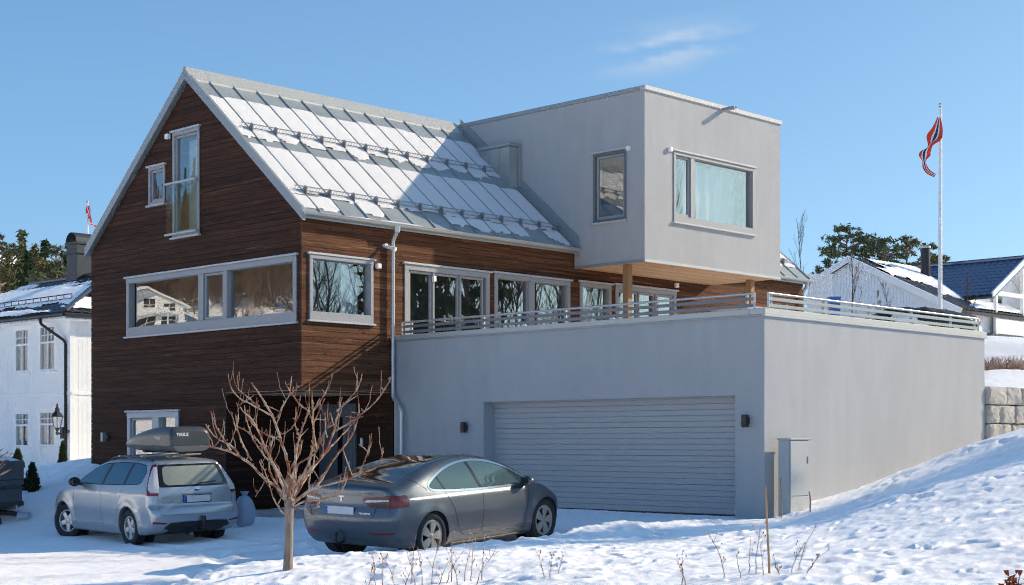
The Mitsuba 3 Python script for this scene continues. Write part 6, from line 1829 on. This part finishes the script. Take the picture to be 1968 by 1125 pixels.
# ---- the house across the street that the long window mirrors
def mirrored_house():
    t = thing('white_house', 'white gabled house up the north-western slope outside the frame', 'house')
    a = math.radians(120.5); R = 119; x, y = R * math.cos(a), R * math.sin(a); z = float(far_z(np.array(x), np.array(y))) + .2
    M = at_M((x, y, z), math.radians(30.5), .66)          # local -y looks at the brown house
    F = Plane('S', 0.0)
    gp_ = sg.Polygon([(-6, -2), (-6, 4.2), (0, 7.4), (6, 4.2), (6, -2)])
    hol = [rect(-4.6, 3.0, -2.6, 4.6), rect(-1.0, 3.2, 1.0, 5.6), rect(2.4, 3.0, 4.6, 4.6), rect(-4.6, .2, -2.4, 1.8), rect(-1.4, 0, 1.4, 2.1), rect(2.6, .2, 4.8, 1.8)]
    q = gp_
    for h in hol: q = q.difference(h)
    obj('wall', cat([F.prism(q, -.3, 0), box(-6, -5.7, .3, 10, -2, 4.2), box(5.7, 6, .3, 10, -2, 4.2)]), 'mat_white', t, M=M)
    for h in hol:
        b = h.bounds; w = obj('window', F.box(b[0], b[2], b[1], b[3], -.25, -.2), 'mat_room', t, M=M)
        obj('muntin', cat([F.box((b[0] + b[2]) / 2 - .06, (b[0] + b[2]) / 2 + .06, b[1], b[3], -.2, -.1), F.box(b[0], b[2], (b[1] + b[3]) / 2 - .06, (b[1] + b[3]) / 2 + .06, -.199, -.102)]), 'mat_whiteplain', w, M=M)
    for s_ in (-1, 1): obj('roof', hull([(s_ * 7, y_, 3.75 + h) for y_ in (-1.6, 10.5) for h in (0, .3)] + [(0, y_, 7.55 + h) for y_ in (-1.6, 10.5) for h in (0, .3)]), 'mat_snow', t, M=M)
    obj('verge_board', cat([prism(sg.Polygon([(-7, 3.6), (0, 7.4), (7, 3.6), (7, 4.0), (0, 7.85), (-7, 4.0)]), 'y', -1.75, -1.62)]), 'mat_whiteplain', t, M=M)
    obj('balcony', cat([box(-3.5, 3.5, -2.4, 0, 2.55, 2.75), box(-3.5, 3.5, -2.4, -2.3, 2.75, 3.7)]), 'mat_white', t, M=M)
    for x_ in (-3.3, 3.3): obj('post', box(x_ - .1, x_ + .1, -2.3, -2.1, -2, 2.55), 'mat_whiteplain', t, M=M)


mirrored_house()

# ---- flagpoles and flags
def flag_ribbon(path, widths, twist, wd, lift, name, label):
    """a furled tricolour pennant: bands red, white, blue, white, red across its width"""
    t = thing(name, label, 'flag')
    p = np.array(path, float); n = 60
    s = np.linspace(0, 1, len(p)); ss = np.linspace(0, 1, n)
    C = np.stack([PchipInterpolator(s, p[:, k])(ss) for k in range(3)], 1)
    W_ = PchipInterpolator(s, widths)(ss); Tw = PchipInterpolator(s, twist)(ss)
    tg = np.gradient(C, axis=0); tg /= np.linalg.norm(tg, axis=1, keepdims=True)
    a = np.cross(tg, FWD); a /= np.linalg.norm(a, axis=1, keepdims=True); b = np.cross(tg, a)
    D = a * np.cos(Tw)[:, None] + b * np.sin(Tw)[:, None]
    for k, (c0, c1, m) in enumerate(((-.5, -.21, 'mat_flagred'), (-.21, -.10, 'mat_flagwhite'), (-.10, .10, 'mat_flagblue'), (.10, .21, 'mat_flagwhite'), (.21, .5, 'mat_flagred'))):
        fs = np.linspace(c0, c1, 4)
        fold = lambda f: (np.sin(f * 5 + ss * 9) * .16 * W_)
        V = np.stack([C + D * (W_ * f)[:, None] + np.cross(D, tg) * fold(f)[:, None] for f in fs], 1).reshape(-1, 3)
        i = np.arange(n * 4).reshape(n, 4)
        F = np.vstack([np.stack([i[:-1, :-1].ravel(), i[1:, :-1].ravel(), i[1:, 1:].ravel()], 1), np.stack([i[:-1, :-1].ravel(), i[1:, 1:].ravel(), i[:-1, 1:].ravel()], 1)])
        obj(('red_band', 'white_band', 'blue_band', 'white_band', 'red_band')[k], trimesh.Trimesh(V, F, process=False), m, t, smooth=True)


d = 44.0
b = wpos(1806, 600, d); tp = wpos(1807, 205, d)
t = thing('flagpole', 'tall white flagpole on the slope behind the terrace', 'flagpole')
obj('pole', tube([(b[0], b[1], ground(b[0], b[1]) - .3), (b[0], b[1], b[2]), tp], [.058, .055, .030], 14), 'mat_whiteplain', t, smooth=True)
obj('ball', trimesh.creation.icosphere(2, .055).apply_translation(tp + [0, 0, .04]), 'mat_chrome', t, smooth=True); obj('cap', trimesh.creation.cylinder(.045, .05, sections=12).apply_translation(tp), 'mat_metal', t)
obj('halyard', tube([tp + RGT * .05, b + RGT * .09], .006, 4), 'mat_whiteplain', t)
k = [wpos(u, v, d - .1) for u, v in ((1804.5, 226), (1801, 250), (1795, 266), (1786, 282), (1776.5, 297), (1776, 312), (1781, 327), (1797, 338))]
flag_ribbon(k, [.10, .32, .46, .28, .34, .14, .14, .10], [.0, .25, .45, 1.15, .55, 1.3, .3, .1], .4, 0, 'pennant', 'furled red white and blue pennant hanging from the tall flagpole on the right')
d = 70.0
b = wpos(168, 470, d); tp = wpos(168, 389, d)
t = thing('flagpole', 'thin flagpole showing above the chimney of the left neighbour', 'flagpole')
obj('pole', tube([(b[0], b[1], ground(b[0], b[1]) - .3), b, tp], [.055, .05, .036], 10), 'mat_whiteplain', t, smooth=True); obj('ball', trimesh.creation.icosphere(2, .06).apply_translation(tp), 'mat_galv', t, smooth=True)
k = [wpos(u, v, d - .1) for u, v in ((169.5, 396), (170.5, 408), (173, 421), (176, 431), (182, 433), (190, 438))]
flag_ribbon(k, [.14, .30, .36, .26, .16, .12], [.2, .5, .9, 1.5, 2.2, 2.6], .4, 0, 'pennant', 'small red and white pennant on the thin flagpole by the left chimney')

# ---- utility cabinet by the garage wall
t = thing('utility_cabinet', 'grey electrical cabinet standing at the sunlit garage wall near its corner', 'cabinet')
cx0, cx1, cy0, cy1 = 2.48, 3.06, -9.66, -9.42
obj('body', cbox(cx0, cx1, cy0 + .02, cy1, -1.5, .03, .012), 'mat_cabinet', t)
obj('door', cbox(cx0 + .012, cx1 - .012, cy0, cy0 + .018, -.88, .02, .006), 'mat_cabinet', t); obj('base_panel', cbox(cx0 + .012, cx1 - .012, cy0 + .002, cy0 + .018, -1.5, -.892, .006), 'mat_cabinet', t)
obj('lid', cbox(cx0 - .02, cx1 + .02, cy0 - .02, cy1 + .01, .032, .062, .01), 'mat_cabinet', t); obj('lock', cbox(cx1 - .09, cx1 - .06, cy0 - .012, cy0, -.35, -.24, .004), 'mat_metal', t)
for k_, (u, v0_, v1_, d_) in enumerate(((1502, 992, 918, 24.3), (1557, 974, 945, 24.2))):
    p = wpos(u, v0_, d_); q = wpos(u - 2, v1_, d_)
    single('wooden_stake', tube([p - [0, 0, .2], .5 * (p + q) + RGT * .012, q], [.013, .012, .009], 7), 'mat_reed', ('short pale stake left of the grey cabinet', 'thin pale stake right of the grey cabinet')[k_], 'stake', smooth=True)

# ---- retaining wall of split stone blocks
t = thing('stone_wall', 'retaining wall of rough split granite blocks at the far garage corner', 'wall')
rg = np.random.default_rng(31)


def block(l, h, dp, seed):
    g = 9
    lin = np.linspace(-1, 1, g); P = {}
    V, F = [], []
    for ax in range(3):
        for sgn in (-1, 1):
            A, B = np.meshgrid(lin, lin, indexing='ij'); c = np.zeros((g, g, 3)); o = [k for k in range(3) if k != ax]
            c[..., ax] = sgn; c[..., o[0]] = A; c[..., o[1]] = B
            i = np.arange(g * g).reshape(g, g) + sum(len(v) for v in V); V.append(c.reshape(-1, 3))
            f = np.vstack([np.stack([i[:-1, :-1].ravel(), i[1:, :-1].ravel(), i[1:, 1:].ravel()], 1), np.stack([i[:-1, :-1].ravel(), i[1:, 1:].ravel(), i[:-1, 1:].ravel()], 1)])
            nrm_ = np.cross(c[1, 0] - c[0, 0], c[0, 1] - c[0, 0])[ax] * sgn
            F.append(f if nrm_ > 0 else f[:, ::-1])
    v = np.vstack(V); r_ = np.linalg.norm(v, axis=1, keepdims=True)
    v = v / np.maximum(1, (np.abs(v) ** 14).sum(1, keepdims=True) ** (1 / 14)) * 1.0
    v = v * [l / 2, dp / 2, h / 2]
    nz_ = (meshkit.fbm(v * 4.5 + seed * 3.7, 4, seed) - .5); nz2 = (meshkit.fbm(v * 14 + seed, 2, seed + 3) - .5)
    front = np.clip(-v[:, 1] / (dp / 2), 0, 1)
    v[:, 1] -= front * (.16 * nz_ + .05 * nz2 + .03); v[:, 0] += .04 * nz_; v[:, 2] += .04 * nz2
    m = trimesh.Trimesh(v, np.vstack(F), process=False)
    return m


ang = math.atan2(RGT[1], RGT[0])
for r_ in range(5):
    x = -.05; z = 1.12 - .375 * (r_ + 1)
    while x < 4.6:
        l = rg.uniform(.48, .80) * (.6 if x < 0 and r_ % 2 else 1)
        obj('stone', block(l - .02, .36, .5, int(rg.integers(1, 90))), 'mat_stone', t, smooth=40, M=T4().translate([9.985, -9.05, z + .19]).translate([x + l / 2 + .08, float(rg.uniform(-.03, .03)), 0]))
        x += l

# ---- trailer with its cover, at the left edge
t = thing('covered_trailer', 'small car trailer under a grey tarpaulin at the left edge', 'trailer')
p = wpos(10, 1000, 30.6); zt = ground(p[0], p[1]); ang = math.atan2(RGT[1], RGT[0]) - .12
M = at_M((p[0], p[1], zt), ang); MB = at_M((p[0] - .30 * math.cos(ang), p[1] - .30 * math.sin(ang), zt), ang)      # the tub stands a metre behind the coupling
v = lambda y: (V0 - y) / FPX * 30.6 - zt
obj('tub', cbox(-2.6, -.02, 0, 1.5, v(975), v(935), .02), 'mat_tarp', t, M=MB); obj('tarpaulin', hull([(x, y, v(936)) for x in (-2.62, .0) for y in (-.02, 1.52)] + [(x, y, v(889)) for x in (-2.62, .0) for y in (-.02, 1.52)] + [(x, .75, v(868)) for x in (-2.4, -.5)]), 'mat_tarp', t, M=MB)
obj('sill', cbox(-2.6, -.0, -.03, 1.53, v(978), v(969), .01), 'mat_black', t, M=MB)
for z_ in (925, 942): obj('strap', cbox(-2.63, .006, -.035, 1.53, v(z_) - .012, v(z_) + .012, .003), 'mat_black', t, M=MB)
obj('side_lamp', cbox(-.10, .012, -.04, -.02, v(938), v(900), .01), 'mat_lampdark', t, M=MB)
obj('drawbar', cat([tube([(-1.2, .3, v(984)), (.0, .75, v(992)), (.05, .75, v(995))], .045, 8), tube([(-1.2, 1.2, v(984)), (.0, .75, v(992))], .045, 8)]), 'mat_black', t, M=M)
obj('coupling', cat([cbox(-.08, .18, .66, .84, v(1001), v(988), .03), tube([(-.12, .75, v(975)), (-.02, .75, v(988)), (.03, .75, v(990))], .025, 7)]), 'mat_sack', t, M=M)
obj('jockey_wheel', cat([xf(tyre_mesh(.10, .06, .05), rotx(PI / 2), (-.45, .55, .10)), tube([(-.45, .6, .1), (-.45, .6, .75)], .03, 8), tube([(-.45, .6, .75), (-.3, .6, .8)], .015, 6)]), 'mat_black', t, M=M)
wk = obj('wheel', xf(tyre_mesh(.29, .16, .17), rotx(PI / 2), (-1.7, -.02, .29)), 'mat_rubber', t, M=MB)
A, B = np.meshgrid(np.linspace(-2.6, -.02, 60), np.linspace(-.02, 1.52, 40), indexing='ij')
hz = v(893) + (v(868) - v(893)) * np.minimum(np.minimum((1 - np.abs(B - .75) / .77), np.clip((-.0 - A) / .5, 0, 1)), 1) + .05 + .06 * (meshkit.fbm(np.stack([A * 2, B * 2, A * 0], -1), 3, 3) - .5)
G_ = grid_mesh(A, B, hz); lower = grid_mesh(A, B, hz - .08); lower.invert()
single('trailer_snow', cat([G_, lower]), 'mat_snow', 'blanket of snow on top of the grey trailer cover', 'snow', smooth=True, M=MB)

# ---- little evergreens in front of the left neighbour
for i, (u, vb, vt, d, w_, lb) in enumerate(((62, 940, 888, 33.6, .20, 'bushy little conifer in the snow beside the trailer'), (121, 892, 848, 42, .13, 'slim young conifer below the black lantern'), (34, 882, 862, 41, .22, 'small conifer peeking over the trailer'), (44, 938, 920, 34, .25, 'lowest little conifer half hidden by the trailer'))):
    p = wpos(u, vb, d); zg = ground(p[0], p[1]); h = (V0 - vt) / FPX * d - zg
    rg2 = np.random.default_rng(40 + i)
    C, sz = [], []
    for k in range(420):
        q = rg2.uniform(0, 1); a = rg2.uniform(0, 6.28); R = (w_ * h / .6 * 0.95) * (1 - q) ** .7 * (.25 + .75 * min(1, q * 5)) * rg2.uniform(.5, 1.1)
        C.append((R * math.cos(a), R * math.sin(a), q * h)); sz.append(.07)
    plant('young_thuja', lb, 'shrub', ('mat_bark', 'mat_thuja'), (tube([(0, 0, -.2), (0, 0, h * .8)], [.03, .01], 6), tri_tufts(np.array(C), np.array(sz), 6, rg2, .9, .22)), (p[0], p[1], zg - .03))

# ---- translucent sack leaning at the porch, behind the estate car
p = wpos(470, 1004, 29.2); zg = ground(p[0], p[1])
m = trimesh.creation.icosphere(4, 1); v3 = np.array(m.vertices); v3 = np.sign(v3) * np.abs(v3) ** .75
v3 = v3 * [.19, .17, .31] + [0, 0, .29]; v3[:, :2] *= (1.05 - .35 * np.clip((v3[:, 2:] - .35) / .3, 0, 1))
v3 += .035 * (meshkit.fbm(np.stack([v3[:, 0] * 9, v3[:, 1] * 9, v3[:, 2] * 5], -1), 3, 2) - .5)[:, None] * np.array(m.vertices)
t = thing('plastic_sack', 'pale blue plastic sack standing beside the silver estate car', 'sack')
obj('bag', trimesh.Trimesh(v3, m.faces, process=False), 'mat_sack', t, smooth=True, M=at_M((p[0], p[1], zg)))
obj('tie', lathe([(.10, .52), (.05, .57), (.045, .60), (.09, .68)], 16), 'mat_sack', t, smooth=True, M=at_M((p[0], p[1], zg)))
